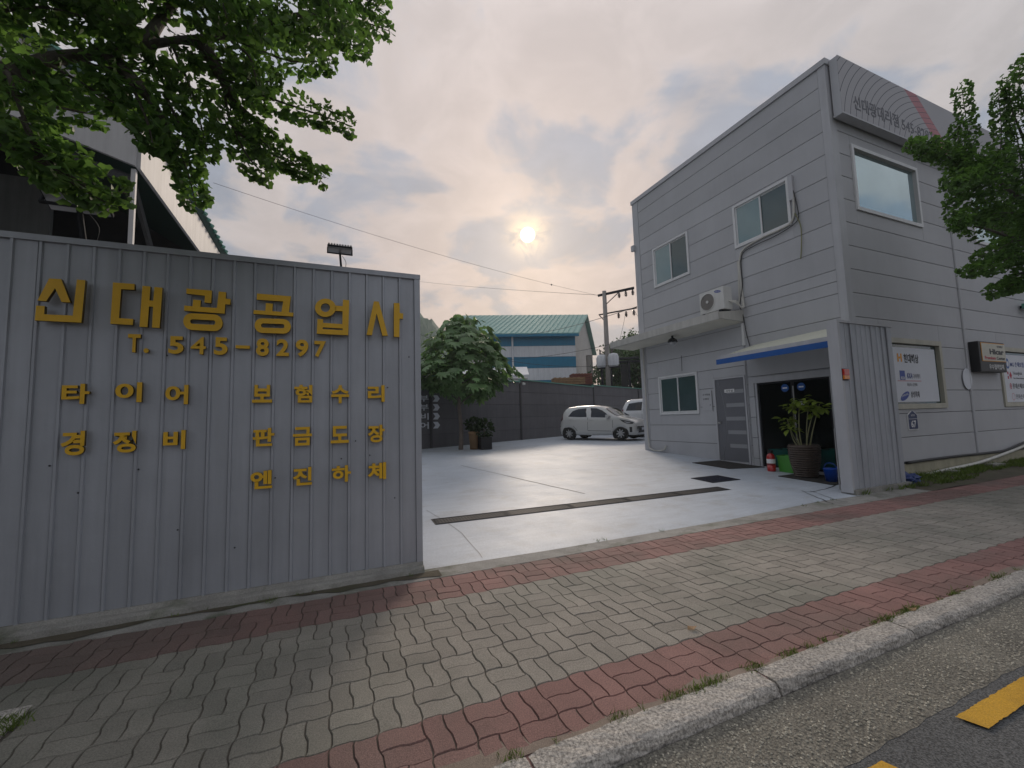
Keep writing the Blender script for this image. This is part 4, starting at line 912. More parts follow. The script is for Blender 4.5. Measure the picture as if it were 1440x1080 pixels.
# round plate, house number, green lamp
a = pY(1359, 533, YR)
t = Thing('round_plate', (a[0], YR, a[2]), 'blank oval pale blue plate on the grey wall beside the downpipe', 'plate')
m = MB(); m.prism([(a[0] - .02 + .20 * math.cos(R(k * 12)), YR - .03, a[2] + .235 * math.sin(R(k * 12))) for k in range(30)], (0, .012, 0)); t.part('plate', m, 'white_board')
m = MB(); m.box(a[0] - .1, a[0] + .1, YR - .018, YR - .001, a[2] - .02, a[2] + .02); t.part('bracket', m, 'trim')
x0, x1, z1, z0 = 10.60, 10.95, 1.32, 0.92
t = Thing('house_number_plate', (10.6, YR, .92), 'small navy house number plate with white 67 below the sign board', 'plate')
def gab(i): return [(x0 + i, YR - .02, z0 + i), (x1 - i, YR - .02, z0 + i), (x1 - i, YR - .02, z1 - .10 - i * .6), ((x0 + x1) / 2, YR - .02, z1 - i), (x0 + i, YR - .02, z1 - .10 - i * .6)]
m = MB(); m.prism(gab(0), (0, .018, 0)); t.part('rim', m, 'ink_white'); m = MB(); m.prism(gab(.014), (0, -.003, 0)); t.part('plate', m, 'plate_blue')
put_text('lettering', '67', (10.69, YR - .0235, .965), (1, 0, 0), (0, 0, 1), .18, .14, 'ink_white', t, .02, .001)
put_text('lettering', '공단로', (10.71, YR - .0235, 1.19), (1, 0, 0), (0, 0, 1), .14, .04, 'ink_white', t, .0, .001)
m = MB(); m.box(x0 + .02, x1 - .02, YR - .0236, YR - .0231, 1.135, 1.141); t.part('rule', m, 'ink_white')
a = pY(1434, 432, YR)
t = Thing('wall_lamp', (a[0], YR, a[2]), 'green wall lamp at the right edge above the light box', 'lamp')
m = MB(); m.bbox(a[0] - .12, a[0] + .45, YR - .22, YR - .06, a[2] - .07, a[2] + .07, .03); t.part('housing', m, 'green_cap'); m = MB(); m.box(a[0], a[0] + .06, YR - .06, YR - .001, a[2] - .03, a[2] + .03); t.part('arm', m, 'dark_steel')
# white pipe leaning along the wall foot, cable, tarp, stone
t = Thing('plastic_pipe', (10.9, 4.55, .1), 'long white plastic pipe lying along the foot of the office wall', 'pipe')
m = MB(); m.tube(smooth_pts([pY(1302, 668, 4.58), pY(1335, 660, 4.6), pY(1375, 651, 4.62), pY(1410, 639, 4.64), pY(1440, 627, 4.66), pY(1475, 612, 4.68)], 5), .035, 10); t.part('pipe', m, 'pvc', smooth=True)
t = Thing('wall_cable', (10.4, 4.68, .3), 'thick black cable drooping along the base of the office street wall', 'cable')
m = MB(); m.tube(smooth_pts([pY(1276, 651, 4.66), pY(1310, 646, 4.66), pY(1350, 641, 4.66), pY(1390, 637, 4.66), pY(1415, 633, 4.66), pY(1440, 622, 4.66)], 5), .026, 8); t.part('cable', m, 'wire', smooth=True)
a = gz(1293, 683, 0.0)
t = Thing('tarpaulin', (a[0], 4.36, .02), 'crumpled dark blue tarpaulin heap at the foot of the ribbed pillar', 'tarpaulin', local=True)
bm = bmesh.new(); bmesh.ops.create_icosphere(bm, subdivisions=4, radius=1)
from mathutils import noise as mnoise
for v in bm.verts:
    p = v.co.copy(); k = 1 + .45 * mnoise.noise(p * 2.3) + .22 * abs(mnoise.noise(p * 6.1)) + .08 * mnoise.noise(p * 14)
    v.co = Vector((p.x * .30 * k, p.y * .17 * k, max(0.0, .07 + p.z * .11 * k)))
m = MB(); m.bm(bm); t.part('sheet', m, 'tarp')
for (px, py, s, lb) in ((1335, 667, .10, 'small grey stone block under the white pipe'), (1395, 659, .22, 'flat pale stone slab on the verge below the light box')):
    a = pY(px, py, 4.5); t = Thing('stone', (a[0], 4.45, vz(a[0], 4.45)), lb, 'stone', local=True)
    m = MB(); m.bbox(-s, s, -.09, .09, -.02, .075, .015); m.v = [(x + random.uniform(-.012, .012), y + random.uniform(-.012, .012), z + random.uniform(-.008, .008)) for x, y, z in m.v]; t.part('block', m, 'concrete')

# ================================================================== AT THE ENTRANCE
t = Thing('door_mat', (8.3, 7.3, yz(7.3)), 'dark flat door mat on the yard before the grey steel door', 'mat')
def slab(pts, th, lift=.010):
    m = MB(); m.prism([(x, y, yz(y) + lift) for x, y in pts], (0, 0, th)); return m
t.part('mat', slab([(8.05, 6.82), (8.93, 6.62), (8.93, 7.85), (8.05, 7.85)], .012), 'mat_rubber')
t = Thing('door_mat', (8.3, 5.0, yz(5)), 'black mat under the big potted plant before the glass door', 'mat')
t.part('mat', slab([(8.12, 4.75), (8.97, 4.75), (8.97, 5.75), (8.12, 5.75)], .012), 'mat_rubber')
# big ribbed pot with a leafy plant
PX_, PY_ = 8.52, 5.46; PZ = yz(PY_) + .022
t = Thing('potted_plant', (PX_, PY_, PZ), 'tall leafy yellow-green plant in a large brown ribbed pot by the glass door', 'potted plant', local=True)
prof = []
for k in range(29):
    f_ = k / 28; r = .185 + .085 * math.sin(math.pi * min(1, f_ * .95) * .62) - .0 * f_ + (.010 if k % 2 else -.009); prof.append((r, f_ * .60))
m = MB(); m.lathe(prof + [(.255, .62), (.235, .62), (.225, .56)], (0, 0, 0), 28); t.part('pot', m, 'pot_brown')
m = MB(); m.lathe([(.226, .555), (.226, .565)], (0, 0, 0), 20); t.part('soil', m, 'soil')

def leaf_cloud(name, P, D, Nn, size, tmpl, tri, material, thing, extra=None, wid=1.0):
    """many small leaves: base point P, pointing along D, blade normal Nn"""
    P = np.asarray(P, float); D = np.asarray(D, float); Nn = np.asarray(Nn, float); size = np.asarray(size, float)
    D /= np.linalg.norm(D, axis=1, keepdims=True) + 1e-9; Sd = np.cross(D, Nn); Sd /= np.linalg.norm(Sd, axis=1, keepdims=True) + 1e-9; Nn = np.cross(Sd, D)
    T = np.array(tmpl, float); k = len(T)
    V = P[:, None] + size[:, None, None] * (Sd[:, None] * T[None, :, :1] * wid + D[:, None] * T[None, :, 1:2] + Nn[:, None] * T[None, :, 2:3])
    V = V.reshape(-1, 3) - np.array(thing.loc); n = len(P)
    F = (np.array(tri)[None] + (np.arange(n) * k)[:, None, None]).reshape(-1, 3)
    me = bpy.data.meshes.new(name); me.vertices.add(len(V)); me.vertices.foreach_set('co', V.reshape(-1).astype(np.float32))
    me.loops.add(F.size); me.loops.foreach_set('vertex_index', F.reshape(-1).astype(np.int32)); me.polygons.add(len(F))
    me.polygons.foreach_set('loop_start', np.arange(0, F.size, 3, dtype=np.int32)); me.polygons.foreach_set('loop_total', np.full(len(F), 3, np.int32))
    me.update(); me.validate(); me.materials.append(MATS[material]); return link(name, me, thing.o)
GINK = ([(0, 0, 0), (0, .3, 0), (-.50, .66, .10), (-.30, .92, .03), (-.04, .84, -.02), (0.04, .86, -.02), (.32, .93, .03), (.52, .64, .10)], [(1, 3, 2), (1, 4, 3), (1, 5, 4), (1, 6, 5), (1, 7, 6), (0, 1, 1)])
GINK = (GINK[0], GINK[1][:5])
OVAL = ([(0, 0, 0), (-.26, .30, .06), (-.30, .58, .05), (0, 1.05, -.14), (.30, .58, .05), (.26, .30, .06), (0, .5, -.02)], [(0, 6, 1), (1, 6, 2), (2, 6, 3), (3, 6, 4), (4, 6, 5), (5, 6, 0)])
PALM = ([(0, 0, 0), (-.42, .10, .02), (-.62, .45, -.06), (-.28, .52, .05), (-.34, .86, -.05), (0, .70, .04), (.02, 1.08, -.12), (.30, .62, .04), (.40, .84, -.06), (.34, .48, .04), (.62, .40, -.06), (.40, .08, .02), (0, .40, -.04)],
        [(12, 0, 1), (12, 1, 2), (12, 2, 3), (12, 3, 4), (12, 4, 5), (12, 5, 6), (12, 6, 7), (12, 7, 8), (12, 8, 9), (12, 9, 10), (12, 10, 11), (12, 11, 0)])
DIA = ([(0, 0, 0), (-.32, .5, .05), (0, 1, -.05), (.32, .5, .05)], [(0, 1, 2), (0, 2, 3)])
SP, SD, SN, SS = [], [], [], []
tops = [(.02, .30, 1.12), (-.02, .14, 1.42), (.02, .02, 1.50), (0.05, -.14, 1.46), (.04, -.34, 1.40), (-.05, .22, .98), (.05, -.22, 1.30)]
for k, (a, b, c) in enumerate(tops):
    m = MB(); bx = random.uniform(-.06, .06); by = b * .25
    m.tube(smooth_pts([(bx, by, .55), (bx + (a - bx) * .3, by + (b - by) * .45 + .03, .55 + (c - .55) * .4), (a, b, c)], 5), [.016 - .010 * q / 10 for q in range(11)], 6); t.part('stem', m, 'stem', smooth=True)
    for j in range(19):
        ang = random.uniform(0, 6.28); el = random.uniform(-.5, .55); dv = np.array([math.cos(ang), math.sin(ang), el]); base = np.array([a, b, c]) + dv * random.uniform(.02, .11) + np.array([0, 0, random.uniform(-.10, .03)])
        SP.append(base); SD.append(dv + np.array([0, 0, -.35])); SN.append((dv[0] * .3 + random.gauss(0, .2), dv[1] * .3 + random.gauss(0, .2), 1)); SS.append(random.uniform(.11, .19))
leaf_cloud('foliage', SP, SD, SN, SS, *OVAL, 'potplant', t)
# fire extinguisher
q = (8.60, 6.22); z = yz(q[1]) + .008
t = Thing('fire_extinguisher', (q[0], q[1], z), 'red fire extinguisher with a white label standing beside the brown pot', 'fire extinguisher', local=True)
m = MB(); m.lathe([(.078, 0), (.082, .02), (.082, .13)], (0, 0, 0), 18); m.lathe([(.082, .131), (.082, .30), (.06, .355), (.028, .375), (.026, .40)], (0, 0, 0), 18); t.part('cylinder', m, 'ext_red', smooth=True)
m = MB(); m.lathe([(.0835, .17), (.0835, .26)], (0, 0, 0), 18); t.part('label_band', m, 'ink_white')
m = MB(); m.box(-.035, .035, -.035, .035, .385, .44); m.prism([(-.09, -.008, .47), (.03, -.008, .43), (.03, -.008, .415), (-.09, -.008, .45)], (0, .016, 0)); t.part('valve', m, 'black_plastic')
m = MB(); m.tube(smooth_pts([(.02, 0, .42), (.08, .03, .38), (.10, .04, .25), (.095, .03, .12)], 5), .011, 6); t.part('hose', m, 'black_plastic')
# tubs behind the glass and the blue bucket
def tub(name, x, y, z, lx, ly, h, mm, label, cat='tub'):
    t = Thing(name, (x, y, z), label, cat, local=True); bm = bmesh.new(); s = 1.12; w = .012
    o0 = [(-lx / 2, -ly / 2), (lx / 2, -ly / 2), (lx / 2, ly / 2), (-lx / 2, ly / 2)]
    rg = [[bm.verts.new((a, b, 0)) for a, b in o0], [bm.verts.new((a * s, b * s, h)) for a, b in o0], [bm.verts.new((a * s - math.copysign(w, a), b * s - math.copysign(w, b), h)) for a, b in o0], [bm.verts.new((a - math.copysign(w, a), b - math.copysign(w, b), .02)) for a, b in o0]]
    for A, B in zip(rg[:-1], rg[1:]):
        for i in range(4): bm.faces.new((A[i], A[(i + 1) % 4], B[(i + 1) % 4], B[i]))
    bm.faces.new(rg[0][::-1]); bm.faces.new(rg[-1]); m = MB(); m.bm(bm); t.part('body', m, mm)
    m = MB(); X, Y = lx / 2 * s + .012, ly / 2 * s + .012; m.box(-X, X, -Y, -Y + .02, h - .025, h + .004); m.box(-X, X, Y - .02, Y, h - .025, h + .004); m.box(-X, -X + .02, -Y + .02, Y - .02, h - .025, h + .004); m.box(X - .02, X, -Y + .02, Y - .02, h - .025, h + .004); t.part('rim', m, mm)
    return t
tub('plastic_tub', 9.38, 6.30, .058, .40, .62, .46, 'teal_tub', 'teal plastic tub inside the glass door behind the extinguisher')
tub('plastic_tub', 9.38, 5.38, .058, .40, .44, .50, 'teal_tub', 'dark teal tub inside the glass door behind the blue bucket')
tub('plastic_tub', 8.82, 5.98, yz(5.95) + .009, .22, .30, .34, 'green_tub', 'bright green plastic tub between extinguisher and brown pot')
t = Thing('bucket', (8.42, 4.95, yz(4.95) + .022), 'small blue plastic bucket with a raised handle behind the ribbed pillar', 'bucket', local=True)
m = MB(); m.lathe([(.085, 0), (.112, .22), (.118, .225), (.118, .235), (.105, .235), (.08, .02)], (0, 0, 0), 20); t.part('body', m, 'bucket_blue', smooth=True)
m = MB(); m.tube([(.0 , .112 * math.cos(R(a)), .225 + .11 * math.sin(R(a))) for a in range(0, 181, 18)], .006, 6); t.part('handle', m, 'bucket_blue')
t = Thing('metal_stand', (7.98, 4.6, yz(4.6)), 'thin bare metal stand leaning beside the ribbed gate pillar', 'stand')
for pts in ([(7.86, 4.50, .02), (7.86, 4.50, 1.04)], [(7.86, 4.50, 1.04), (8.06, 4.44, 1.06)], [(8.06, 4.44, 1.06), (8.12, 4.44, .02)], [(7.86, 4.50, .35), (8.10, 4.44, .36)]):
    m = MB(); m.tube(pts, .012, 6); t.part('rod', m, 'steel')

# ================================================================== PERIMETER FENCE
FA = np.array([3.156, 15.834]); FD = np.array([0.912, 0.411]); FD /= np.linalg.norm(FD)
def fpt(s, z, off=0.0): q = FA + FD * s + np.array([FD[1], -FD[0]]) * off; return (q[0], q[1], z)
t = Thing('perimeter_fence', (FA[0], FA[1], .3), 'tall dark grey panelled fence with green coping round the back of the yard', 'fence'); fence = t
posts = [-6.2, 0.30, 5.45, 11.9, 17.6, 23.0]
def ftop(s): return 3.06 + 0.0125 * s if s > 5.4 else 3.12 - 0.0 * s
for i in range(len(posts) - 1):
    a, b = posts[i] + .05, posts[i + 1] - .05; zb = .25; zt0, zt1 = ftop(posts[i] + .1), ftop(posts[i + 1] - .1)
    if i == 2: zt0, zt1 = 3.22, 3.12
    if i >= 3: zt0, zt1 = 3.22, 3.22
    lv = [zb, .89, 1.47, 2.05, 2.63]
    for k in range(5):
        z0 = lv[k] + .006; za, zb_ = (lv[k + 1] - .006,) * 2 if k < 4 else (zt0 - .02, zt1 - .02)
        m = MB(); m.prism([fpt(a, z0), fpt(b, z0), fpt(b, zb_), fpt(a, za)], np.array(fpt(0, 0, -.05)) - np.array(fpt(0, 0, 0))); t.part('fence_panel', m, 'fence_panel')
    m = MB(); m.prism([fpt(a - .05, zt0 - .02, .05), fpt(b + .05, zt1 - .02, .05), fpt(b + .05, zt1 + .03, .05), fpt(a - .05, zt0 + .03, .05)], np.array(fpt(0, 0, -.16)) - np.array(fpt(0, 0, 0))); t.part('coping', m, 'green_cap')
m = MB(); m.prism([fpt(posts[0], .25, -.055), fpt(posts[-1], .25, -.055), fpt(posts[-1], 3.02, -.055), fpt(posts[0], 3.02, -.055)], np.array(fpt(0, 0, -.02)) - np.array(fpt(0, 0, 0))); t.part('backing', m, 'fence_post')
for s in posts:
    m = MB(); m.prism([fpt(s - .05, .2, .03), fpt(s + .05, .2, .03), fpt(s + .05, 3.06, .03), fpt(s - .05, 3.06, .03)], np.array(fpt(0, 0, -.1)) - np.array(fpt(0, 0, 0))); t.part('post', m, 'fence_post')
    m = MB(); q = fpt(s, 3.2, .02)
for s0, word, z in ((-1.02, '판금부', 2.13), (-1.02, '도장부', 1.79), (-1.02, '경정비', 1.45), (-1.02, '타이어', 1.11)):
    q = fpt(s0 - .10, z, .006); put_text('lettering', word, q, (FD[0], FD[1], 0), (0, 0, 1), 1.32, .25, 'white_board', t, .015, .004)
    c0 = s0 + 1.42
    m = MB(); m.prism([fpt(c0 + a, z + b, .004) for a, b in ((0, 0), (.22, 0), (.33, .12), (.22, .25), (0, .25), (.11, .12))], np.array(fpt(0, 0, .006)) - np.array(fpt(0, 0, 0))); t.part('arrow', m, 'white_board')
t_ = Thing('security_camera', fpt(5.5, 3.0, .12), 'small white camera on the fence post below the green coping', 'camera')
m = MB(); q = fpt(5.55, 3.02, .14); m.bbox(q[0] - .06, q[0] + .06, q[1] - .09, q[1] + .05, q[2] - .05, q[2] + .05, .02); t_.part('body', m, 'ac_white'); m = MB(); m.box(q[0] - .015, q[0] + .015, q[1] + .0, q[1] + .14, q[2] + .05, q[2] + .08); t_.part('bracket', m, 'ac_white')

# potted plants by the fence
def bush(th, n, c, r, mm, sz, name='foliage', tm=DIA):
    v = rng.normal(size=(n, 3)); v /= np.linalg.norm(v, axis=1, keepdims=True); rad = rng.uniform(.25, 1, n) ** .5
    P = np.array(c) + v * rad[:, None] * np.array(r) + np.array(th.loc)
    leaf_cloud(name, P, v + rng.normal(0, .5, (n, 3)), rng.normal(size=(n, 3)), rng.uniform(.6, 1.2, n) * sz, *tm, mm, th)
q = gz(667, 631.5, .36); t = Thing('potted_plant', q, 'small shrub in a tall tan pot at the foot of the fence', 'potted plant', local=True)
m = MB(); m.lathe([(.15, 0), (.19, .55), (.21, .56), (.21, .62), (.18, .62)], (0, 0, 0), 20); t.part('pot', m, 'pot_tan', smooth=True); m = MB(); m.tube([(0, 0, .5), (.02, 0, .8)], .03, 6); t.part('stem', m, 'bark'); bush(t, 260, (.04, 0, .86), (.30, .28, .24), 'darkplant', .13)
q = gz(682, 631.5, .36); t = Thing('potted_plant', q, 'small dark shrub in a black square pot right of the tan pot', 'potted plant', local=True)
m = MB(); m.bbox(-.20, .20, -.20, .20, 0, .42, .02); t.part('pot', m, 'black_plastic'); m = MB(); m.tube([(0, 0, .4), (-.02, 0, .7)], .03, 6); t.part('stem', m, 'bark'); bush(t, 300, (0, 0, .72), (.34, .30, .32), 'darkplant', .13)

# ================================================================== CARS
def make_car(name, label, loc, rz, prm, paint):
    t = Thing(name, loc, label, 'car', 'cars parked by the fence', rz, local=True)
    Ln, Wd, wb, fo = prm['L'], prm['W'], prm['wb'], prm['fo']; rw = prm['rw']; ra = rw + .065
    xf, xr = Ln / 2 - fo, Ln / 2 - fo - wb
    top = prm['top']; belt = prm['belt']
    ip = lambda tab, x: float(np.interp(x, [a for a, _ in tab], [b for _, b in tab]))
    hw = Wd / 2
    def halfw(x):                                    # plan shape
        f = abs(x) / (Ln / 2); return hw * (1 - .16 * max(0, (f - .62) / .38) ** 2.2)
    xs = sorted(set([round(v, 4) for v in np.linspace(-Ln / 2, Ln / 2, 56)] + [round(c + ra * math.cos(R(a)), 4) for c in (xf, xr) for a in range(0, 181, 12)]))
    def sect(x):
        zt = ip(top, x); zb = min(ip(belt, x), zt - .015); w = halfw(x); end = max(0, (abs(x) - (Ln / 2 - .10)) / .10)
        lo = .20 + .16 * end ** 2; side = lo
        for c in (xf, xr):
            if abs(x - c) < ra: side = max(side, rw + math.sqrt(ra * ra - (x - c) ** 2))
        side = min(side, zb - .12); gh = max(0.0, zt - zb); tw = w * (1 - .30 * min(1, gh / .55))
        w2 = w * (1 - .05 * end)
        pts = [(0, lo), (w * .80, lo), (w2 * .985, max(lo + .03, side)), (w2, max(side + .04, lo + .20)), (w2 * 1.0, max(side + .06, .55)), (w2 * .992, zb - .10), (w2 * .955, zb)]
        pts += [(w * .955 + (tw - w * .955) * .5, zb + gh * .5 + .012 * (gh > .1)), (tw, zt - .075 * min(1, gh / .3)), (tw * .90, zt - .025 * min(1, gh / .3)), (tw * .5, zt + .006), (0, zt + .012)]
        return pts
    bm = bmesh.new(); rows = []
    for x in xs:
        s = sect(x); rows.append([bm.verts.new((x, y, z)) for y, z in s] + [bm.verts.new((x, -y, z)) for y, z in s[-2:0:-1]])
    n = len(rows[0])
    for i in range(len(xs) - 1):
        for j in range(n): bm.faces.new((rows[i][j], rows[i + 1][j], rows[i + 1][(j + 1) % n], rows[i][(j + 1) % n]))
    bm.faces.new(rows[0]); bm.faces.new(rows[-1][::-1]); m = MB(); m.bm(bm); t.part('body', m, paint, smooth=True)
    def side_y(x, z):
        s = sect(x); zs = [p[1] for p in s[2:10]]; ys = [p[0] for p in s[2:10]]; return float(np.interp(z, zs, ys))
    def skin(name, pts, off, mm, sgn, parent=None, sub=5):
        # outline in (x,z) mapped on the body side, filled as a fan of strips
        xs_ = [p[0] for p in pts]; lo_, hi_ = min(xs_), max(xs_); m = MB(); k = 14; P = []
        def span(x):
            zs = []
            for (a, b) in zip(pts, pts[1:] + pts[:1]):
                if (a[0] - x) * (b[0] - x) <= 0 and a[0] != b[0]: zs.append(a[1] + (b[1] - a[1]) * (x - a[0]) / (b[0] - a[0]))
            return min(zs), max(zs)
        for i in range(k + 1):
            x = lo_ + (hi_ - lo_) * (i / k * .998 + .001); z0, z1 = span(x); P.append([(x, sgn * (side_y(x, z0 + (z1 - z0) * j / sub) + off), z0 + (z1 - z0) * j / sub) for j in range(sub + 1)])
        v = [p for r in P for p in r]; q = sub + 1
        m.add(v, [(i * q + j, (i + 1) * q + j, (i + 1) * q + j + 1, i * q + j + 1) for i in range(k) for j in range(sub)])
        return t.part(name, m, mm, parent, smooth=True)
    for sg in (1, -1):
        for w in prm['win']: skin('side_window', w, .006, 'car_glass', sg)
        for pl in prm['pillar']: skin('pillar_trim', pl, .004, paint, sg)
        for ln in prm['gap']: skin('door_gap', ln, .002, 'black_plastic', sg)
        for hd in prm['handle']:
            m = MB(); y = side_y(hd[0], hd[1]); m.bbox(hd[0] - .09, hd[0] + .09, sg * (y + .012) - .014, sg * (y + .012) + .014, hd[1] - .015, hd[1] + .015, .008); t.part('door_handle', m, paint)
        skin('tail_lamp', prm['tail'], .008, 'tail_red', sg); h_ = skin('headlight', prm['head'], .008, 'black_plastic', sg)
        skin('headlight_lens', prm['headlens'], .014, 'lamp_clear', sg, h_)
        mx, mz = prm['mirror']; y = side_y(mx, mz); m = MB(); m.bbox(mx - .07, mx + .06, min(sg * (y + .02), sg * (y + .19)), max(sg * (y + .02), sg * (y + .19)), mz - .055, mz + .075, .03); t.part('mirror', m, paint)
        m = MB(); 
        for c in (xf, xr):
            m.add([(c + ra * 1.02 * math.cos(R(a)), sg * (hw - .055), max(.06, rw + ra * 1.02 * math.sin(R(a)))) for a in range(0, 360, 15)], [tuple(range(24))])
        t.part('wheel_well', m, 'dark')
        for c in (xf, xr):
            m = MB(); yy = sg * (hw - .03); s = -sg
            m.lathe([(rw * .60, .015 * s), (rw * .66, 0), (rw * .93, 0.0), (rw, .03 * s), (rw, .17 * s), (rw * .9, .19 * s)], (c, yy, rw), 32, 'y', False); wh = t.part('wheel', m, 'rubber', smooth=True)
            m = MB(); m.lathe([(rw * .66, -.002 * s), (rw * .66, .012 * s), (rw * .61, .02 * s), (rw * .61, .028 * s)], (c, yy, rw), 32, 'y', False); t.part('rim', m, 'rim', wh)
            m = MB()
            for q in range(8):
                a = R(q * 45 + 10); ca, sa = math.cos(a), math.sin(a); px_, pz_ = -sa, ca; i0, i1, ww = rw * .12, rw * .62, .028
                m.prism([(c + ca * i0 + px_ * ww, yy + .001 * s, rw + sa * i0 + pz_ * ww), (c + ca * i1 + px_ * ww * .8, yy + .001 * s, rw + sa * i1 + pz_ * ww * .8), (c + ca * i1 - px_ * ww * .8, yy + .001 * s, rw + sa * i1 - pz_ * ww * .8), (c + ca * i0 - px_ * ww, yy + .001 * s, rw + sa * i0 - pz_ * ww)], (0, .02 * s, 0))
            m.lathe([(rw * .17, -.001 * s), (rw * .17, .02 * s)], (c, yy, rw), 12, 'y'); t.part('spokes', m, 'rim', wh)
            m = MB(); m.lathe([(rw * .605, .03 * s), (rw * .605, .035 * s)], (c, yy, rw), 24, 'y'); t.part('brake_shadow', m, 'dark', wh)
    # windscreen, rear glass, bumper openings
    def across(name, tab, mm, off=.008, k=8):
        m = MB(); P = []
        for (x, f) in tab:
            s = sect(x); zt = ip(top, x); w = [p for p in s][8][0] * f; P.append([(x + off * prm_dir(x), -w + 2 * w * j / k, zt + .012 - .02 * abs(2 * j / k - 1) ** 2 + off) for j in range(k + 1)])
        q = k + 1; m.add([p for r in P for p in r], [(i * q + j, (i + 1) * q + j, (i + 1) * q + j + 1, i * q + j + 1) for i in range(len(P) - 1) for j in range(k)]); return t.part(name, m, mm, smooth=True)
    def prm_dir(x): return 1 if x > 0 else -1
    across('windscreen', [(x, .93) for x in np.linspace(*prm['screen'], 5)], 'car_glass'); across('rear_window', [(x, .86) for x in np.linspace(*prm['rear'], 4)], 'car_glass')
    e = Ln / 2
    m = MB(); m.bbox(e - .06, e + .006, -hw * .62, hw * .62, .30, .50, .02); t.part('grille', m, 'black_plastic')
    m = MB(); m.bbox(e - .05, e + .010, -hw * .22, hw * .22, .40, .50, .006); t.part('number_plate', m, 'white_board')
    for ln in prm.get('fog', []):
        for sg in (1, -1): skin('fog_lamp_frame', ln, .008, 'black_plastic', sg)
    return t
A = gz(800.9, 618.8, .38); B = gz(873.8, 619.3, .38); fd = (B - A)[:2]; fd /= np.linalg.norm(fd); rz = math.atan2(fd[1], fd[0])
HATCH = dict(L=3.60, W=1.60, wb=2.40, fo=.68, rw=.285,
  top=[(-1.80, .66), (-1.78, .98), (-1.70, 1.14), (-1.55, 1.36), (-1.40, 1.445), (-1.0, 1.485), (-.3, 1.49), (.15, 1.45), (.45, 1.33), (.80, 1.11), (1.08, .96), (1.45, .87), (1.68, .76), (1.77, .62), (1.80, .50)],
  belt=[(-1.80, .62), (-1.6, 1.00), (-1.0, .97), (0, .92), (.8, .87), (1.1, .86), (1.45, .80), (1.7, .68), (1.8, .48)],
  win=[[(-1.32, 1.03), (-1.12, 1.27), (-.85, 1.355), (-.42, 1.375), (-.40, .99), (-.8, 1.00)], [(-.24, .98), (-.26, 1.375), (.02, 1.355), (.30, 1.25), (.60, 1.05), (.72, .95), (.4, .95)]],
  pillar=[], gap=[[(-.350, .42), (-.336, .42), (-.336, .97), (-.350, .97)], [(.80, .45), (.814, .45), (.814, .84), (.80, .84)], [(-.34, .40), (.80, .37), (.80, .386), (-.34, .416)], [(-1.05, .62), (-.86, .40), (-.84, .40), (-1.03, .62)]],
  handle=[(-1.18, .905), (-.18, .865)], tail=[(-1.77, .80), (-1.60, .90), (-1.64, 1.10), (-1.74, 1.06)], head=[(1.10, .86), (1.45, .79), (1.68, .72), (1.66, .66), (1.45, .66), (1.25, .75)], headlens=[(1.30, .77), (1.5, .74), (1.6, .70), (1.45, .68)],
  fog=[[(1.52, .33), (1.62, .33), (1.62, .54), (1.52, .54)]], mirror=(.62, .99), screen=(.42, .98), rear=(-1.70, -1.54))
mid = (A + B) / 2; off = (1.80 - .68 - 1.20)
c0 = mid[:2] - fd * off * 1.0; nrm_ = np.array([fd[1], -fd[0]])     # wheels seen are the ones on the camera's side
if nrm_ @ c0 > 0: nrm_ = -nrm_
c0 = c0 - nrm_ * .74
make_car('hatchback_car', 'small white hatchback car parked side-on before the dark fence', (c0[0], c0[1], .385), rz, HATCH, 'car_paint')
SUVP = dict(L=4.85, W=1.90, wb=2.90, fo=.95, rw=.35,
  top=[(-2.42, .9), (-2.40, 1.1), (-2.30, 1.45), (-2.12, 1.70), (-1.9, 1.755), (-.6, 1.78), (.4, 1.74), (.8, 1.60), (1.35, 1.22), (1.6, 1.10), (2.2, 1.02), (2.36, .86), (2.42, .6)],
  belt=[(-2.42, .86), (-2.1, 1.18), (-1, 1.15), (.8, 1.08), (1.5, 1.02), (2.2, .92), (2.42, .58)],
  win=[[(-2.05, 1.22), (-1.95, 1.55), (-1.5, 1.60), (-1.28, 1.61), (-1.28, 1.21)], [(-1.22, 1.20), (-1.22, 1.61), (-.28, 1.62), (-.28, 1.17)], [(-.20, 1.17), (-.20, 1.62), (.3, 1.60), (.7, 1.45), (1.1, 1.15), (.9, 1.14)]],
  pillar=[], gap=[[(-1.25, .5), (-1.24, .5), (-1.24, 1.17), (-1.25, 1.17)], [(-.24, .5), (-.23, .5), (-.23, 1.15), (-.24, 1.15)], [(1.0, .5), (1.01, .5), (1.01, 1.06), (1.0, 1.06)]],
  handle=[(-1.05, 1.04), (-.05, 1.02)], tail=[(-2.38, .95), (-2.2, 1.0), (-2.22, 1.3), (-2.30, 1.28)], head=[(1.7, 1.0), (2.2, .94), (2.3, .8), (1.9, .84)], headlens=[(1.8, .97), (2.15, .92), (2.2, .84), (1.95, .87)], mirror=(.98, 1.2), screen=(.78, 1.5), rear=(-2.30, -2.12))
q = gz(868, 609, .42); q2 = c0 - nrm_ * 2.75 + fd * 2.35
make_car('sport_utility_car', 'tall white car parked behind the small hatchback, partly hidden by the office', (q2[0], q2[1], .40), rz, SUVP, 'car_paint_white')

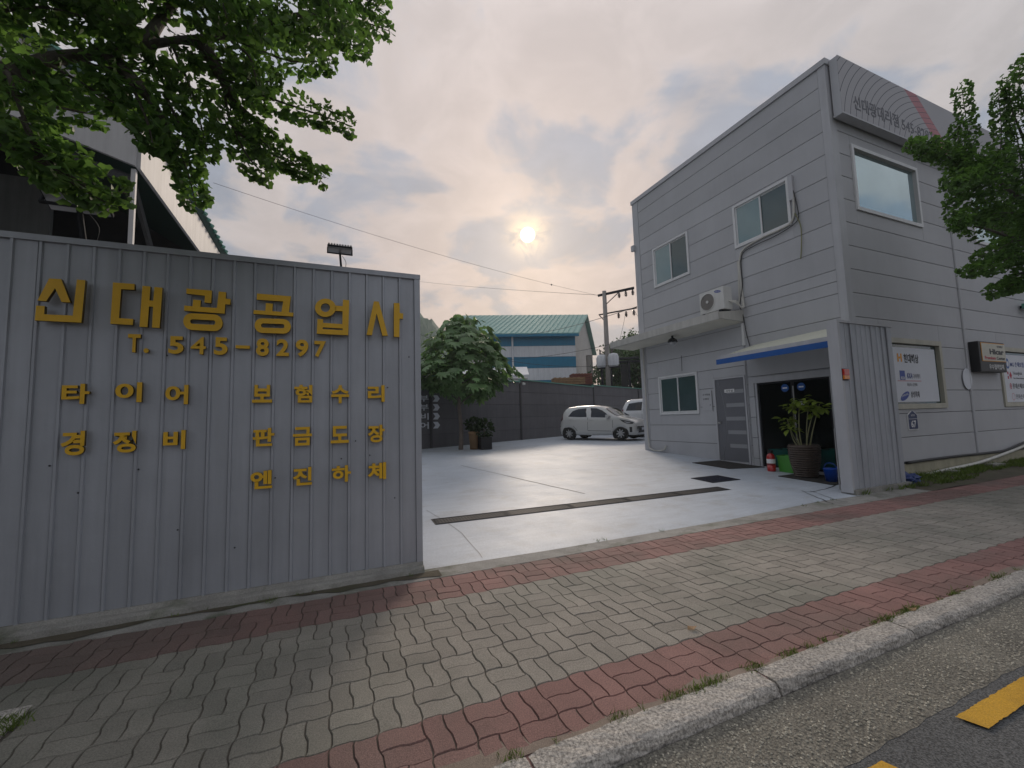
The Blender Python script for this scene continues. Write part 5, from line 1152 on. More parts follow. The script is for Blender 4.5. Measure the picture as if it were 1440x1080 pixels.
# ================================================================== BEHIND THE FENCE
# striped factory hall
c = pD(812, 560, 40.); ax_ = np.array([AX[0], AY[0]]); ang = math.atan2(rt[1], rt[0]) + 0.09
fx_ = np.array([math.cos(ang), math.sin(ang)]); fy_ = np.array([-fx_[1], fx_[0]])
FC = c[:2]; WL, DP = 8.4, 13.0
def fb(s, d_, z): q = FC + fx_ * (s + 0.42 * d_) + fy_ * d_; return (q[0], q[1], z)
ze = H + (591 - 473) / FPX * 40.; zr = H + (591 - 452) / FPX * 40. + 2.05
t = Thing('factory_hall', (FC[0], FC[1], 0), 'blue and white striped factory hall with pale green roof behind the fence', 'building')
def fwall(name, pts, mm, d=(0, 0, 0), parent=None): m = MB(); m.prism(pts, d); return t.part(name, m, mm, parent)
th = np.array(fb(0, .15, 0)) - np.array(fb(0, 0, 0))
zz_ = [0, 3.4, H + (591 - 537) / FPX * 40., H + (591 - 520) / FPX * 40., H + (591 - 504) / FPX * 40., H + (591 - 488.5) / FPX * 40., ze]
for k, mm in enumerate(('factory_white', 'factory_blue', 'factory_white', 'factory_blue', 'factory_white', 'factory_blue')):
    fwall('wall_band', [fb(-WL, 0, zz_[k]), fb(0, 0, zz_[k]), fb(0, 0, zz_[k + 1] - .02), fb(-WL, 0, zz_[k + 1] - .02)], mm, th)
for k in range(7):                                        # sheet joints in each white band, standing proud
    s = -1.0 - k * 3.4 if k else -6.2
fwall('end_wall', [fb(0, .16, 0), fb(0, DP, 0), fb(0, DP, ze), fb(0, DP / 2, zr - .1), fb(0, .16, ze - .05)], 'rust_white', np.array(fb(-.15, 0, 0)) - np.array(fb(0, 0, 0)))
rf = fwall('roof', [fb(-WL - .2, -.45, ze - .02), fb(.5, -.45, ze - .02), fb(.5, DP / 2, zr), fb(-WL - 5.2, DP / 2, zr)], 'factory_roof', (0, 0, .12))
fwall('end_wall', [fb(-WL, .16, 0), fb(-WL - 5.0, DP / 2, 0), fb(-WL - 5.0, DP / 2, zr - .1), fb(-WL, .16, ze - .1)], 'rust_white', np.array(fb(.15, 0, 0)) - np.array(fb(0, 0, 0)))
fwall('roof', [fb(-WL - 5.2, DP / 2 + .01, zr), fb(.5, DP / 2 + .01, zr), fb(.5, DP + .4, ze - .02), fb(-WL - 5.2, DP + .4, ze - .02)], 'factory_roof', (0, 0, .12))
for k in range(27):
    s = .4 - k * .5; d0 = -.45 if s > -WL else -.45 + (-WL - s) / 5.0 * (DP / 2 + .45); f0 = (d0 + .45) / (DP / 2 + .45); m = MB(); m.tube([fb(s, d0, ze + .11 + (zr - ze + .02) * f0), fb(s, DP / 2, zr + .13)], .035, 4); t.part('roof_rib', m, 'factory_roof', rf)
fwall('gutter', [fb(-WL, -.62, ze - .25), fb(.5, -.62, ze - .25), fb(.5, -.62, ze - .02), fb(-WL, -.62, ze - .02)], 'factory_blue', th)
for s in (-6.0,):
    m = MB(); m.tube([fb(s, -.12, ze - .1), fb(s, -.12, 0)], .09, 8); t.part('downpipe', m, 'factory_white')
m = MB(); m.tube([fb(1.2, .8, 0), fb(1.2, .8, 7.4)], .30, 12); t.part('flue', m, 'pole_concrete')
# lean-to roof and white frames between fence and hall
c = pD(700, 560, 30.); t = Thing('lean_to', (c[0], c[1], 0), 'low grey lean-to roof with white beams behind the fence by the yard tree', 'shed')
def lp(px, py, D): return tuple(pD(px, py, D))
m = MB(); m.prism([lp(640, 532, 30), lp(744, 529, 30), lp(741, 518, 32), lp(640, 520, 32)], (0, 0, .12)); t.part('roof', m, 'factory_white')
for (a, b, y0_, y1_) in ((640, 742, 533.5, 532), (640, 766, 541, 539), (640, 735, 537, 535.5)):
    m = MB(); m.tube([lp(a, y0_, 29.8), lp(b, y1_, 29.8)], .09, 6); t.part('beam', m, 'rust_white')
for a in (650, 700, 738):
    m = MB(); m.tube([lp(a, 532, 30.2), (*lp(a, 532, 30.2)[:2], 0)], .08, 6); t.part('post', m, 'rust_white')
# stacked pallets on a rack
def pallet_stack(px, py, D, w, n, mm, label):
    c = pD(px, py, D); t = Thing('pallet_stack', c, label, 'pallets', 'pallets behind the fence', rz=ang, local=True)
    for k in range(n):
        z = k * .145
        for j in range(3): m = MB(); m.box(-w / 2, w / 2, -.5 + j * .45, -.40 + j * .45, z, z + .10); t.part('bearer', m, mm)
        for j in range(7): m = MB(); x = -w / 2 + j * (w - .12) / 6; m.box(x, x + .12, -.5, .5, z + .101, z + .125); t.part('deck_board', m, mm)
    m = MB(); m.box(-w / 2, w / 2, -.5, .5, -c[2], -.01); t.part('crate_below', m, 'shed_dark')
pallet_stack(799, 541, 26., 1.9, 3, 'pallet', 'pale wooden pallets stacked behind the fence below the hall')
pallet_stack(817, 541, 28., 1.3, 5, 'pallet_red', 'reddish wooden pallets stacked highest behind the fence')
# utility pole
c = pD(857, 560, 27.); t = Thing('utility_pole', (c[0], c[1], 0), 'concrete utility pole with crossarms, insulators and two grey transformers', 'utility pole'); PB = np.array([c[0], c[1]])
ztop = 9.55; r2 = np.array(rt[:2]) / np.linalg.norm(rt[:2])
m = MB(); m.tube([(PB[0], PB[1], 0), (PB[0], PB[1], ztop)], [.20, .13], 14); t.part('pole', m, 'pole_concrete', smooth=True)
rv = np.array([rt[0], rt[1]]); rv /= np.linalg.norm(rv); dv2 = np.array([rv[1], -rv[0]]) * -1
arm = rv * .80 + np.array([-rv[1], rv[0]]) * -.60; arm /= np.linalg.norm(arm)
def pl(s, z, o=0.): q = PB + arm * s + np.array([-arm[1], arm[0]]) * o; return (q[0], q[1], z)
for z, a, b in ((9.30, -.45, 2.0), (9.38, -.45, 2.0), (8.05, -.45, 2.1)):
    m = MB(); m.tube([pl(a, z), pl(b, z)], .045, 6); t.part('crossarm', m, 'dark_steel')
m = MB(); m.tube([pl(0, 7.5), pl(-.4, 8.0)], .03, 6); m.tube([pl(0, 8.6), pl(1.0, 9.28)], .03, 6); t.part('brace', m, 'dark_steel')
for z, ss, dz in ((9.25, (1.0, 1.45, 1.9), -.35), (8.0, (.9, 1.4, 1.9), -.40)):
    for s in ss:
        m = MB(); q = pl(s, z + dz); m.lathe([(.03, .36), (.06, .33), (.03, .28), (.10, .25), (.04, .2), (.11, .16), (.04, .11), (.10, .07), (.03, .02), (.05, 0)], q, 10); t.part('insulator', m, 'insulator')
for s in (-.36, .44):
    m = MB(); q = pl(s, 4.55, -.1); m.lathe([(.27, 0), (.30, .05), (.30, .72), (.26, .80), (.08, .84)], q, 18); tr = t.part('transformer', m, 'factory_white', smooth=True)
    m = MB(); 
    for k in range(8): a = R(k * 45); m.box(q[0] + .32 * math.cos(a) - .02, q[0] + .32 * math.cos(a) + .02, q[1] + .32 * math.sin(a) - .02, q[1] + .32 * math.sin(a) + .02, q[2] + .1, q[2] + .65)
    t.part('cooling_fins', m, 'factory_white', tr)
    m = MB(); m.lathe([(.05, .84), (.07, .9), (.04, .96), (.06, 1.02), (.03, 1.15)], (q[0] - .1, q[1], q[2]), 8); t.part('bushing', m, 'insulator', tr)
m = MB(); m.tube([pl(-.7, 4.5), pl(.8, 4.5)], .05, 6); t.part('platform_arm', m, 'dark_steel')
m = MB(); m.tube([pl(.22, .2), pl(.22, 4.4)], .05, 6); t.part('cable_riser', m, 'dark_steel')
def sag(a, b, s, n=20): a, b = np.array(a), np.array(b); return [a + (b - a) * k / n + np.array([0, 0, -s * 4 * (k / n) * (1 - k / n)]) for k in range(n + 1)]
def wire(a, b, s, r, label):
    t = Thing('overhead_wire', a, label, 'wire', 'overhead wires'); m = MB(); m.tube(sag(a, b, s), r, 5); t.part('strand', m, 'wire'); return t
pt = pl(-.3, 9.30)
w_ = wire(pD(300, 257, 16.), pt, .3, .007, 'thin black overhead wire crossing the sky from upper left to the pole top')
m = MB(); q = sag(pD(300, 257, 16.), pt, .3)[16]; m.lathe([(.02, -.05), (.05, 0), (.02, .05)], q, 8); w_.part('damper', m, 'wire')
wire(pD(560, 392, 60.), pl(-.45, 9.38), .2, .012, 'thin overhead wire running straight left from the top crossarm')
wire(pD(700, 472, 45.), pD(905, 428, 20.), .5, .016, 'overhead wire rising past the transformers toward the office')
wire(pD(590, 470, 30.), pD(903, 510, 24.), 1.0, .012, 'low overhead wire sagging in front of the striped hall')
wire(pD(590, 498, 30.), pD(905, 472, 22.), .8, .012, 'lowest overhead wire across the striped hall and pole')
wire(pl(1.9, 8.0), pD(925, 455, 18.), .4, .010, 'wire dropping from the lower insulators behind the office wall')
wire(pl(1.4, 8.0), pl(.5, 5.5), .35, .010, 'slack jumper wire from insulator down to the transformer')
# billboard-like frame behind the pole
c = pD(876, 560, 29.); t = Thing('steel_frame', (c[0], c[1], 0), 'dark rectangular steel frame standing behind the utility pole', 'frame')
for pts in ([lp(846, 511, 29), lp(905, 507, 29)], [lp(884, 508, 29), (*lp(884, 508, 29)[:2], 0)], [lp(846, 511, 29), (*lp(846, 511, 29)[:2], 0)], [lp(846, 506, 29), lp(898, 503, 29)]):
    m = MB(); m.tube(pts, .09, 6); t.part('beam', m, 'dark_steel')
m = MB(); m.prism([lp(862, 512, 29.3), lp(882, 511, 29.3), (*lp(882, 511, 29.3)[:2], .2), (*lp(862, 512, 29.3)[:2], .2)], (0, 0, .02)); m.box(0, 0.001, 0, .001, 0, .001); 
m = MB(); a = np.array(lp(873, 512, 29.3)); b = np.array(lp(882, 511, 29.3)); m.prism([(a[0], a[1], .3), (b[0], b[1], .3), tuple(b), tuple(a)], (0.05, .1, 0)); t.part('panel', m, 'shed_dark')

# ================================================================== OPEN SHED (left, behind the sign wall)
t = Thing('open_shed', (-2.85, 8.0, 0), 'large open-sided shed with pale fascia and green roof edge behind the sign wall', 'shed')
SX, SY = -2.85, 8.0; SYE = 15.5
m = MB(); m.prism([(SX, SY, 5.47), (SX, SY, 6.28), (-9.0, SY, 10.2), (-9.0, SY, 7.45)], (0, .06, 0)); t.part('gable_fascia', m, 'shed_fascia')
m = MB()
for k in range(30): x = -3.6 - k * .2; z0_, z1_ = 5.47 + (SX - x) * .322, 6.28 + (SX - x) * .637; m.box(x - .006, x + .006, SY - .012, SY - .001, z0_ + .55 * (z1_ - z0_), z1_ - .02)
t.part('cladding_ribs', m, 'shed_cream')
put_text('lettering', '공업사', (-4.75, SY - .016, 6.42), (.952, 0, -.306), (.306, 0, .952), 1.35, .36, 'faded_ink', t, .02, .003)
m = MB(); m.prism([(SX, SY + .061, 5.46), (SX, SYE, 5.30), (SX, SYE, 5.92), (SX, SY + .061, 6.28)], (.05, 0, 0)); t.part('eave_fascia', m, 'shed_fascia')
m = MB(); m.prism([(SX + .06, SY - .08, 6.29), (SX + .06, SYE + .1, 5.95), (-9, SYE + .1, 9.87), (-9, SY - .08, 10.22)], (.10, 0, .08)); rf = t.part('roof', m, 'shed_green')
for k in range(26):
    y = SY - .05 + k * .29; m = MB(); z = 6.36 - (y - SY) * .0453; m.tube([(SX + .20, y, z - .02), (-9, y, z + 3.9)], .045, 5); t.part('roof_rib', m, 'green_cap', rf)
m = MB(); m.box(SX - .07, SX - .01, SY + .07, SY + .13, 0, 5.45); t.part('column', m, 'shed_fascia')
m = MB(); m.box(SX - .12, SX - .02, SYE - .2, SYE - .1, 0, 5.3); t.part('column', m, 'dark_steel')
m = MB(); m.tube([(SX - .07, SY + .12, 5.3), (SX - .07, SY + .12 + 2.2, 3.2)], .05, 6); m.tube([(SX - .1, SY + .2, 5.3), (-8.5, SY + .2, 7.0)], .09, 6); m.tube([(-8.8, SY + .5, 3.9), (-3.0, SY + .5, 3.9)], .08, 6); t.part('bracing', m, 'shed_dark')
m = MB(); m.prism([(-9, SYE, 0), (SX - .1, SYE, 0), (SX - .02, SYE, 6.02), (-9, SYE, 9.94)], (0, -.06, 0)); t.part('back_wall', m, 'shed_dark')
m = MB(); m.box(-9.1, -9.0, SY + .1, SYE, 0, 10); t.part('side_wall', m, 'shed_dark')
m = MB(); m.box(-7.2, -5.2, 11.0, 11.1, 2.5, 6.4); t.part('hanging_panel', m, 'shed_grey')
m = MB(); m.prism([(-7.8, 10.0, 3.0), (-4.4, 10.0, 3.0), (-6.5, 10.0, 5.6), (-7.8, 10.0, 5.6)], (0, .1, 0)); t.part('machine_cover', m, 'shed_green')

# ================================================================== TREES
def limb(th, pts, r0, r1, mm='bark', n=7, name='branch', sm=5):
    P = smooth_pts(pts, sm); k = len(P); m = MB(); m.tube(P, [r0 + (r1 - r0) * i / (k - 1) for i in range(k)], n); return th.part(name, m, mm, smooth=True)
class Leaves:
    def __init__(s): s.P, s.D, s.N, s.S = [], [], [], []
    def shoot(s, pts, rad=.11, dens=300, size=.062, droop=.35, taper=True):
        P = np.array(smooth_pts(pts, 8)); seg = np.linalg.norm(np.diff(P, axis=0), axis=1); Ltot = seg.sum(); n = int(Ltot * dens); cum = np.concatenate([[0], np.cumsum(seg)])
        u = rng.uniform(0, Ltot, n); x = np.stack([np.interp(u, cum, P[:, k]) for k in range(3)], 1)
        tan = np.gradient(P, axis=0); tv = np.stack([np.interp(u, cum, tan[:, k]) for k in range(3)], 1); tv /= np.linalg.norm(tv, axis=1, keepdims=True)
        v = rng.normal(size=(n, 3)); v -= tv * (v * tv).sum(1, keepdims=True); v /= np.linalg.norm(v, axis=1, keepdims=True)
        f = u / Ltot; rr = rad * (1 - .55 * f if taper else 1) * rng.uniform(.15, 1.0, n) ** .6 * (1 + .25 * np.sin(u * 40))
        x = x + v * rr[:, None]; dd = v + tv * .5 + np.array([0, 0, -droop]) + rng.normal(0, .35, (n, 3))
        s.P.append(x); s.D.append(dd); s.N.append(np.array([0, 0, .7]) + rng.normal(0, .75, (n, 3)) + v * .4); s.S.append(rng.uniform(.65, 1.15, n) * size)
    def build(s, th, tm, mm, name='crown'):
        return leaf_cloud(name, np.concatenate(s.P), np.concatenate(s.D), np.concatenate(s.N), np.concatenate(s.S), *tm, mm, th)
def shoots(th, lv, lst, wood=True, **kw):
    for sh in lst:
        P = [pY(*p) for p in sh]; lv.shoot(P, **kw)
        if wood: limb(th, P, .011, .003, n=5, sm=4, name='twig')
# left street tree (trunk just outside the picture)
t = Thing('ginkgo_tree', (-2.05, 2.5, 0), 'ginkgo street tree reaching over the sign wall at upper left', 'tree', 'street trees')
limb(t, [(-2.05, 2.5, -.02), (-2.03, 2.52, 1.2), (-2.08, 2.55, 2.6), (-2.02, 2.6, 4.2), (-2.05, 2.6, 6.0)], .15, .05, n=12, name='trunk')
LM = [[(-2.06, 2.56, 2.75), pY(-60, 128, 2.75), pY(62, 86, 2.9), pY(142, 75, 3.0), pY(250, 57, 3.1), pY(333, 48, 3.2), pY(430, 18, 3.3)],
      [pY(200, 66, 3.05), pY(232, 20, 3.2), pY(300, -60, 3.4)], [pY(280, 54, 3.1), pY(310, 105, 3.15), pY(335, 150, 3.2), pY(390, 190, 3.3)],
      [pY(150, 75, 3.0), pY(195, 120, 2.95), pY(235, 175, 2.9)], [(-2.05, 2.57, 2.5), pY(-40, 190, 2.7), pY(40, 215, 2.75), pY(120, 262, 2.8)],
      [(-2.05, 2.58, 3.3), pY(-80, -40, 3.0), pY(60, -60, 3.2), pY(240, -90, 3.5)], [(-2.04, 2.6, 4.4), (-2.8, 2.2, 5.2), (-3.4, 2.0, 6.0)], [(-2.04, 2.6, 4.2), (-1.6, 1.7, 5.0), (-1.2, 1.1, 5.7)], [(-2.05, 2.6, 4.8), (-1.4, 3.3, 5.6), (-.8, 3.8, 6.4)]]
for l_ in LM: limb(t, l_, .048, .012)
lv = Leaves()
shoots(t, lv, [
 [(330, 50, 3.2), (440, 45, 3.25), (520, 74, 3.3)], [(390, 22, 3.25), (470, 18, 3.35), (548, 44, 3.4)], [(420, -25, 3.3), (500, -8, 3.35), (540, 18, 3.4)], [(340, 60, 3.2), (410, 86, 3.2), (468, 84, 3.2)],
 [(300, 105, 3.15), (380, 138, 3.2), (440, 158, 3.2), (496, 178, 3.2)], [(315, 125, 3.15), (330, 180, 3.2), (385, 218, 3.25), (458, 250, 3.3)], [(335, 150, 3.2), (370, 200, 3.25), (430, 240, 3.3)], [(320, 160, 3.2), (345, 215, 3.15), (372, 246, 3.1)],
 [(195, 110, 2.95), (225, 170, 2.95), (258, 225, 3.0), (276, 290, 3.0)], [(230, 130, 2.95), (258, 190, 3.0), (270, 250, 3.0)], [(240, 60, 3.1), (270, 130, 3.05), (292, 215, 3.0)], [(180, 110, 2.9), (205, 165, 2.85), (216, 208, 2.85)],
 [(10, 100, 2.7), (40, 180, 2.7), (85, 245, 2.75), (178, 272, 2.8)], [(30, 165, 2.7), (60, 225, 2.75), (110, 262, 2.75), (148, 284, 2.75)], [(20, 190, 2.75), (70, 210, 2.8), (120, 240, 2.85)], [(10, 130, 2.8), (70, 148, 2.8), (142, 163, 2.85)], [(60, 85, 2.9), (120, 120, 2.9), (172, 152, 2.9)],
 [(140, 70, 3.0), (200, 100, 3.0), (262, 110, 3.0)], [(-20, 20, 2.9), (60, 10, 2.9), (140, 30, 3.0)], [(-30, -10, 2.8), (40, -20, 2.9), (120, -10, 3.0)], [(60, 30, 3.0), (130, 20, 3.1), (200, 40, 3.1)], [(100, -20, 3.1), (180, -10, 3.1), (250, 15, 3.2)], [(90, 75, 2.95), (150, 95, 2.95), (210, 85, 3.0)], [(-20, 70, 2.8), (30, 110, 2.8), (90, 130, 2.85)], [(120, 120, 3.0), (150, 140, 3.0), (185, 150, 3.0)], [(250, 50, 3.1), (320, 90, 3.1), (390, 120, 3.1)], [(270, 30, 3.2), (350, 20, 3.25), (420, 50, 3.25)]], rad=.112, dens=480, size=.061)
for k in range(48):
    x = rng.uniform(-120, 430); y = rng.uniform(-190, 100 if x > 90 else 60); Yd = rng.uniform(2.6, 3.5)
    a = rng.uniform(-.6, .9); ln = rng.uniform(70, 130)
    if x < 95 and 10 < y < 75: continue
    shoots(t, lv, [[(x, y, Yd), (x + ln * .55 * math.cos(a), y + ln * .45 * math.sin(a), Yd + rng.uniform(-.1, .15)), (x + ln * math.cos(a + .2), y + ln * math.sin(a + .3), Yd + rng.uniform(-.2, .2))]], wood=k % 2 == 0, rad=.12, dens=340, size=.062)
for l_ in LM[6:]:
    for k in range(9):
        b = np.array(l_[rng.integers(0, 3)]); e = b + rng.normal(0, .5, 3) + np.array([0, 0, .1]); lv.shoot([b, (b + e) / 2 + rng.normal(0, .1, 3), e], rad=.13, dens=300, size=.066)
for k in range(85):                                        # the rest of the crown, round the trunk and over the pavement
    a = rng.uniform(0, 6.28); r0 = rng.uniform(.3, 1.7); z0_ = rng.uniform(3.3, 6.8); b = np.array([-2.05 + r0 * math.cos(a), 2.4 + r0 * math.sin(a), z0_]); e = b + np.array([math.cos(a), math.sin(a), rng.uniform(-.3, .3)]) * rng.uniform(.5, 1.1)
    q1 = proj(e); q0 = proj(b)
    if any(q[2] > 0 and -20 < q[0] < 1460 and 0 < q[1] < 1080 for q in (q0, q1)): continue
    lv.shoot([b, (b + e) / 2 + rng.normal(0, .1, 3), e], rad=.17, dens=230, size=.070)
lv.build(t, GINK, 'ginkgo')
# tree pit
t = Thing('tree_pit', (PITX1, PITY0, 0), 'granite framed tree pit with grass at the lower left corner', 'tree pit')
for a in ((PITX0, PITX1, PITY1 - .10, PITY1), (PITX0, PITX1, PITY0, PITY0 + .10), (PITX1 - .10, PITX1, PITY0 + .101, PITY1 - .101), (PITX0, PITX0 + .10, PITY0 + .101, PITY1 - .101)):
    m = MB(); m.bbox(a[0], a[1], a[2], a[3], -.05, .010, .008); t.part('kerb_block', m, 'granite')
m = MB(); m.box(PITX0 + .1, PITX1 - .1, PITY0 + .1, PITY1 - .1, -.06, -.012); t.part('soil', m, 'soil')
# right street tree
t = Thing('ginkgo_tree', (9.35, 2.35, 0), 'ginkgo street tree in front of the office at the right edge', 'tree', 'street trees')
limb(t, [(9.35, 2.35, -.02), (9.4, 2.36, 1.5), (9.5, 2.36, 3.2), (9.75, 2.3, 5.0), (10.2, 2.2, 6.6)], .14, .04, n=12, name='trunk')
LR = [[(9.39, 2.4, 3.0), pY(1450, 300, 2.55), pY(1410, 260, 2.65), pY(1380, 225, 2.7)], [(9.39, 2.4, 2.6), pY(1460, 360, 2.55), pY(1410, 330, 2.65), pY(1370, 318, 2.7)], [(9.42, 2.41, 3.6), pY(1450, 230, 2.5), pY(1425, 160, 2.55)], [(9.39, 2.4, 2.4), pY(1450, 385, 2.6), pY(1410, 400, 2.7)],
      [(9.45, 2.42, 4.4), (10.2, 2.2, 5.2), (10.8, 2.0, 5.9)], [(9.7, 2.32, 4.4), (9.8, 1.7, 4.9), (9.9, 1.2, 5.5)], [(9.4, 2.4, 3.4), (10.1, 2.9, 4.1), (10.6, 3.3, 4.6)]]
for l_ in LR: limb(t, l_, .04, .010)
lv = Leaves()
RS = [[(1376, 262, 2.7), (1362, 190, 2.7), (1352, 120, 2.7)], [(1368, 260, 2.72), (1352, 215, 2.72), (1345, 175, 2.72)], [(1405, 240, 2.65), (1408, 180, 2.65), (1403, 130, 2.65)], [(1440, 250, 2.55), (1425, 165, 2.55), (1415, 108, 2.55)], [(1440, 160, 2.5), (1433, 110, 2.5), (1438, 85, 2.5)],
 [(1360, 232, 2.75), (1318, 206, 2.8), (1280, 204, 2.8)], [(1350, 235, 2.75), (1325, 215, 2.78), (1296, 216, 2.8)], [(1410, 245, 2.65), (1360, 240, 2.7), (1328, 258, 2.75)], [(1395, 260, 2.7), (1350, 270, 2.75), (1338, 290, 2.75)], [(1400, 280, 2.7), (1362, 300, 2.72), (1342, 318, 2.75)], [(1440, 300, 2.6), (1400, 300, 2.65), (1365, 310, 2.7)],
 [(1440, 330, 2.6), (1405, 350, 2.65), (1375, 362, 2.7)], [(1440, 350, 2.6), (1400, 372, 2.65), (1358, 382, 2.7)], [(1455, 375, 2.6), (1425, 400, 2.65), (1390, 411, 2.7)], [(1440, 385, 2.6), (1425, 400, 2.65), (1412, 408, 2.65)], [(1380, 225, 2.7), (1370, 240, 2.7), (1345, 230, 2.7)], [(1425, 215, 2.6), (1400, 230, 2.65), (1380, 215, 2.7)]]
shoots(t, lv, RS, rad=.13, dens=360, size=.072)
for k in range(9):
    x = rng.uniform(1372, 1480); y = rng.uniform(205, 335); Yd = rng.uniform(2.3, 3.0); a = rng.uniform(0, 6.28); ln = rng.uniform(30, 55)
    shoots(t, lv, [[(x, y, Yd), (x + ln * .5 * math.cos(a), y + ln * .5 * math.sin(a), Yd), (x + ln * math.cos(a), y + ln * math.sin(a), Yd + rng.uniform(-.1, .1))]], wood=False, rad=.15, dens=330, size=.072)
for l_ in LR[4:] + [[(10.1, 2.2, 6.0), (10.3, 2.1, 6.8), (10.6, 2.0, 7.2)]]:
    for k in range(12):
        b = np.array(l_[rng.integers(0, 3)]); e = b + rng.normal(0, .45, 3) + np.array([.35, -.25, .1]); lv.shoot([b, (b + e) / 2 + rng.normal(0, .1, 3), e], rad=.15, dens=260, size=.072)
for k in range(80):
    a = rng.uniform(0, 6.28); r0 = rng.uniform(.3, 1.6); z0_ = rng.uniform(3.0, 6.6); b = np.array([9.9 + r0 * math.cos(a), 2.3 + r0 * math.sin(a), z0_]); e = b + np.array([math.cos(a), math.sin(a), rng.uniform(-.3, .3)]) * rng.uniform(.5, 1.0)
    if any(q[2] > 0 and q[0] < 1465 and q[1] > -20 for q in (proj(b), proj(e))): continue
    lv.shoot([b, (b + e) / 2 + rng.normal(0, .1, 3), e], rad=.17, dens=230, size=.074)
lv.build(t, GINK, 'ginkgo')
# big-leaved tree in the yard
q = gz(648, 632, .36); t = Thing('broadleaf_tree', q, 'round broad-leaved tree with a slim trunk growing by the yard fence', 'tree', local=True)
limb(t, [(0, 0, -.02), (.03, 0, .7), (-.03, 0, 1.5), (0, 0, 2.3), (.02, 0, 3.3)], .085, .04, 'bark_pale', 10, 'trunk')
P_, D_, N_, S_ = [], [], [], []
dep = proj(q)[2]; k1 = dep / FPX
for k in range(14):
    a = k * 2.4; e = (1.25 * math.cos(a), 1.25 * math.sin(a), 2.1 + 1.6 * (k / 13)); limb(t, [(0, 0, 1.6 + k * .09), (e[0] * .5, e[1] * .5, e[2] * .6 + .8), e], .03, .01, 'bark_pale', 5)
n = 950
v = rng.normal(size=(n, 3)); v[:, 2] *= .9; v /= np.linalg.norm(v, axis=1, keepdims=True); rad = rng.uniform(.55, 1.0, n) ** .5
lump = 1 + .16 * np.sin(v[:, 0] * 5 + 1) * np.sin(v[:, 1] * 5) + .13 * np.sin(v[:, 2] * 7 + v[:, 0] * 4)
Pc = np.stack([v[:, 0] * 1.52, v[:, 1] * 1.5, np.where(v[:, 2] > 0, v[:, 2] * 1.75, v[:, 2] * 1.15)], 1) * (rad * lump)[:, None] + np.array([.06, 0, 3.05]) 
wz = np.clip((Pc[:, 2] - 2.3) / 2.4, 0, 1)[:, None]; Pc[:, :2] *= (1.18 - .62 * wz ** 1.6)
leaf_cloud('crown', Pc, np.stack([v[:, 0], v[:, 1], -.75 + 0 * v[:, 2]], 1) + rng.normal(0, .3, (n, 3)), np.stack([v[:, 0] * .9, v[:, 1] * .9, .9 + 0 * v[:, 2]], 1) + rng.normal(0, .25, (n, 3)), rng.uniform(.24, .46, n), *PALM, 'fig', t)
# dense trees behind the pole and at the far left
def far_tree(px, py, D, w, h, label, n=2600, sz=.16, mm='dense'):
    c = pD(px, py, D); t = Thing('leafy_tree', (c[0], c[1], 0), label, 'tree', 'trees beyond the fence', local=True)
    limb(t, [(0, 0, 0), (.1, 0, c[2] * .5), (0, .1, c[2])], .16, .06, 'bark', 8, 'trunk')
    for k in range(6): a = k * 1.05; limb(t, [(0, 0, c[2] * .55), (w * .3 * math.cos(a), w * .3 * math.sin(a), c[2] * .8), (w * .6 * math.cos(a), w * .6 * math.sin(a), c[2] + .2 * h)], .06, .02, n=5)
    cl = rng.normal(size=(26, 3)); cl /= np.linalg.norm(cl, axis=1, keepdims=True); cl *= rng.uniform(.45, .95, (26, 1)); ci = rng.integers(0, 26, n)
    P = cl[ci] * np.array([w, w, h]) + rng.normal(0, .20, (n, 3)) * np.array([w, w, h]) * .75 + np.array([0, 0, c[2]])
    leaf_cloud('crown', P, rng.normal(size=(n, 3)) + np.array([0, 0, -.3]), rng.normal(size=(n, 3)) + np.array([0, 0, .6]), rng.uniform(.7, 1.3, n) * sz, *DIA, mm, t)
far_tree(892, 515, 34., 2.2, 2.0, 'dense dark tree right behind the utility pole', 5200, .24)
far_tree(862, 528, 36., 1.9, 1.5, 'low dark tree left of the pole base', 3600, .24)
far_tree(915, 525, 31., 2.0, 2.4, 'dark tree touching the office corner behind the fence', 4600, .24)
far_tree(890, 500, 40., 2.6, 2.2, 'tallest dark tree behind the pole group', 4600, .26)

# ================================================================== GRASS AND SMALL LITTER
def tufts(name, label, spots, hgt, n_each, spread):
    P, D, N, S_ = [], [], [], []
    for (x, y, z, k) in spots:
        for _ in range(int(n_each * k)):
            a = rng.uniform(0, 6.28); P.append((x + rng.normal(0, spread * k), y + rng.normal(0, spread * .35), z)); D.append((math.cos(a) * .6, math.sin(a) * .6, rng.uniform(.5, 1.2))); N.append((math.sin(a), math.cos(a), .4)); S_.append(rng.uniform(.4, 1.1) * hgt)
    class Z: loc = (0, 0, 0); o = None
    o = leaf_cloud(name, P, D, N, S_, [(-.07, 0, 0), (.07, 0, 0), (.05, .55, .02), (0, 1, .12), (-.05, .55, .02)], [(0, 1, 2), (0, 2, 4), (4, 2, 3)], 'grass', Z); tag(o, label, 'grass', kind='stuff')
sp = []
for (px, py, k) in ((985, 965, 1.3), (1005, 958, .9), (950, 982, .9), (870, 1012, .5), (1065, 940, .6), (1110, 922, .8), (1135, 910, .5), (1250, 872, 1.0), (1275, 862, 1.3), (1290, 856, .7), (1340, 835, .6), (1395, 812, .7), (720, 1068, .5), (1160, 902, .3)):
    g_ = gz(px, py); sp.append((g_[0], 1.690, .002, k))
for _ in range(50): sp.append((rng.uniform(-1.2, 9), 1.688, .002, .12))
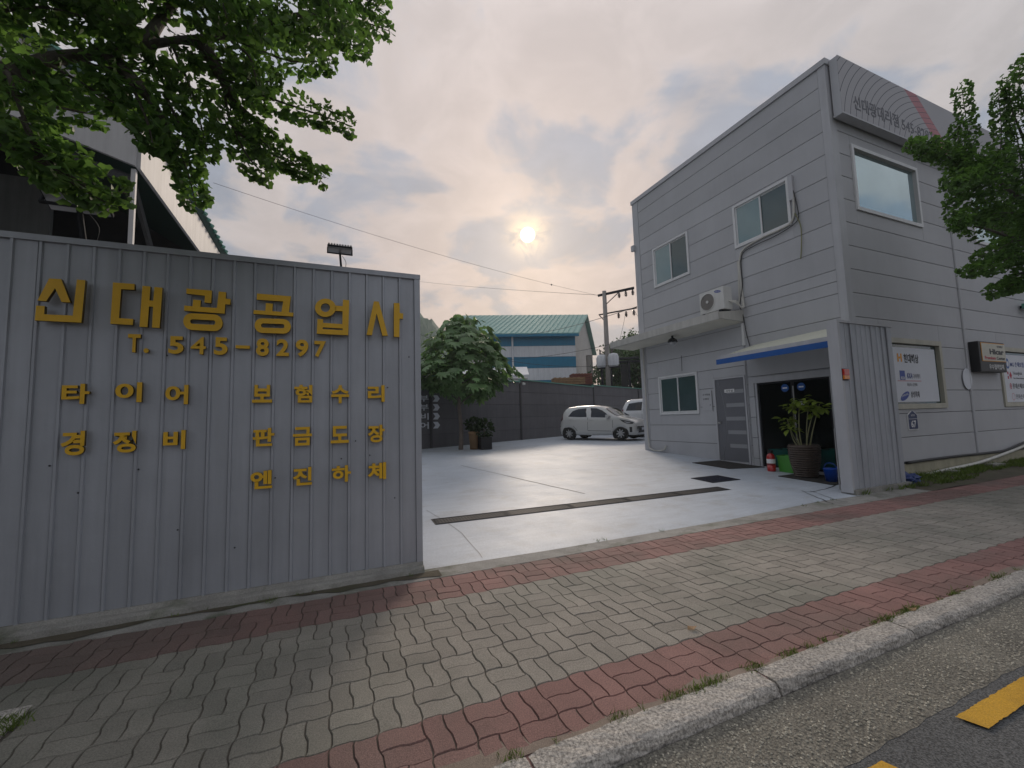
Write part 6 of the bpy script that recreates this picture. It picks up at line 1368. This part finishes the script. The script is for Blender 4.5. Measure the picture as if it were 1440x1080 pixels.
tufts('kerb_grass', 'sparse green weeds growing along the inner edge of the kerb', sp, .034, 130, .05)
sp = [(rng.uniform(9.3, 17), rng.uniform(4.2, 4.66), .03, rng.uniform(.6, 1.3)) for _ in range(170)] + [(rng.uniform(7.7, 11.5), 4.08 + rng.uniform(-.05, .06), .012, .6) for _ in range(34)]
tufts('verge_grass', 'green weeds along the foot of the office and ribbed pillar', sp, .11, 30, .10)
sp = [(gz(px, py)[0], gz(px, py)[1], .004, .35) for px, py in ((380, 848), (585, 808), (590, 803), (575, 812), (840, 762), (850, 760), (930, 748), (1130, 712), (1150, 707), (1170, 704))] + [(rng.uniform(-1.9, .7), 3.93, .0, .22) for _ in range(16)] + [(PITX1 + rng.uniform(-.14, .03), rng.uniform(2.7, 2.95), .0, .6) for _ in range(12)]
tufts('edge_grass', 'thin grass in the joint between the paving and the concrete edges', sp, .04, 40, .04)
# brown leaf and small litter on the paving
for (px, py, lb) in ((972, 884, 'curled dry brown leaf lying on the grey paving blocks'), (1282, 858, 'dry brown leaf among the weeds by the kerb')):
    g_ = gz(px, py, .01); t = Thing('fallen_leaf', g_, lb, 'leaf', local=True); m = MB()
    m.add([(-.03, 0, 0), (-.01, .02, .012), (.03, .012, .003), (.04, -.01, .014), (.0, -.022, .004)], [(0, 1, 4), (1, 2, 4), (2, 3, 4)]); t.part('blade', m, 'pallet')

# ================================================================== AIR
hz = MB(); hz.box(-175, 255, -45, 350, -1.3, 72); ho = hz.build('haze', 'ground'); ho.data.materials.clear()
hm = bpy.data.materials.new('haze_air'); hm.use_nodes = True; hm.node_tree.nodes.clear()
pv = hm.node_tree.nodes.new('ShaderNodeVolumePrincipled'); pv.inputs['Color'].default_value = (0.80, 0.88, 0.97, 1); pv.inputs['Density'].default_value = 0.0009; pv.inputs['Anisotropy'].default_value = 0.35
om = hm.node_tree.nodes.new('ShaderNodeOutputMaterial'); hm.node_tree.links.new(pv.outputs[0], om.inputs['Volume']); ho.data.materials.append(hm)
tag(ho, 'thin pale haze over the whole street and the hill', 'haze', kind='stuff')
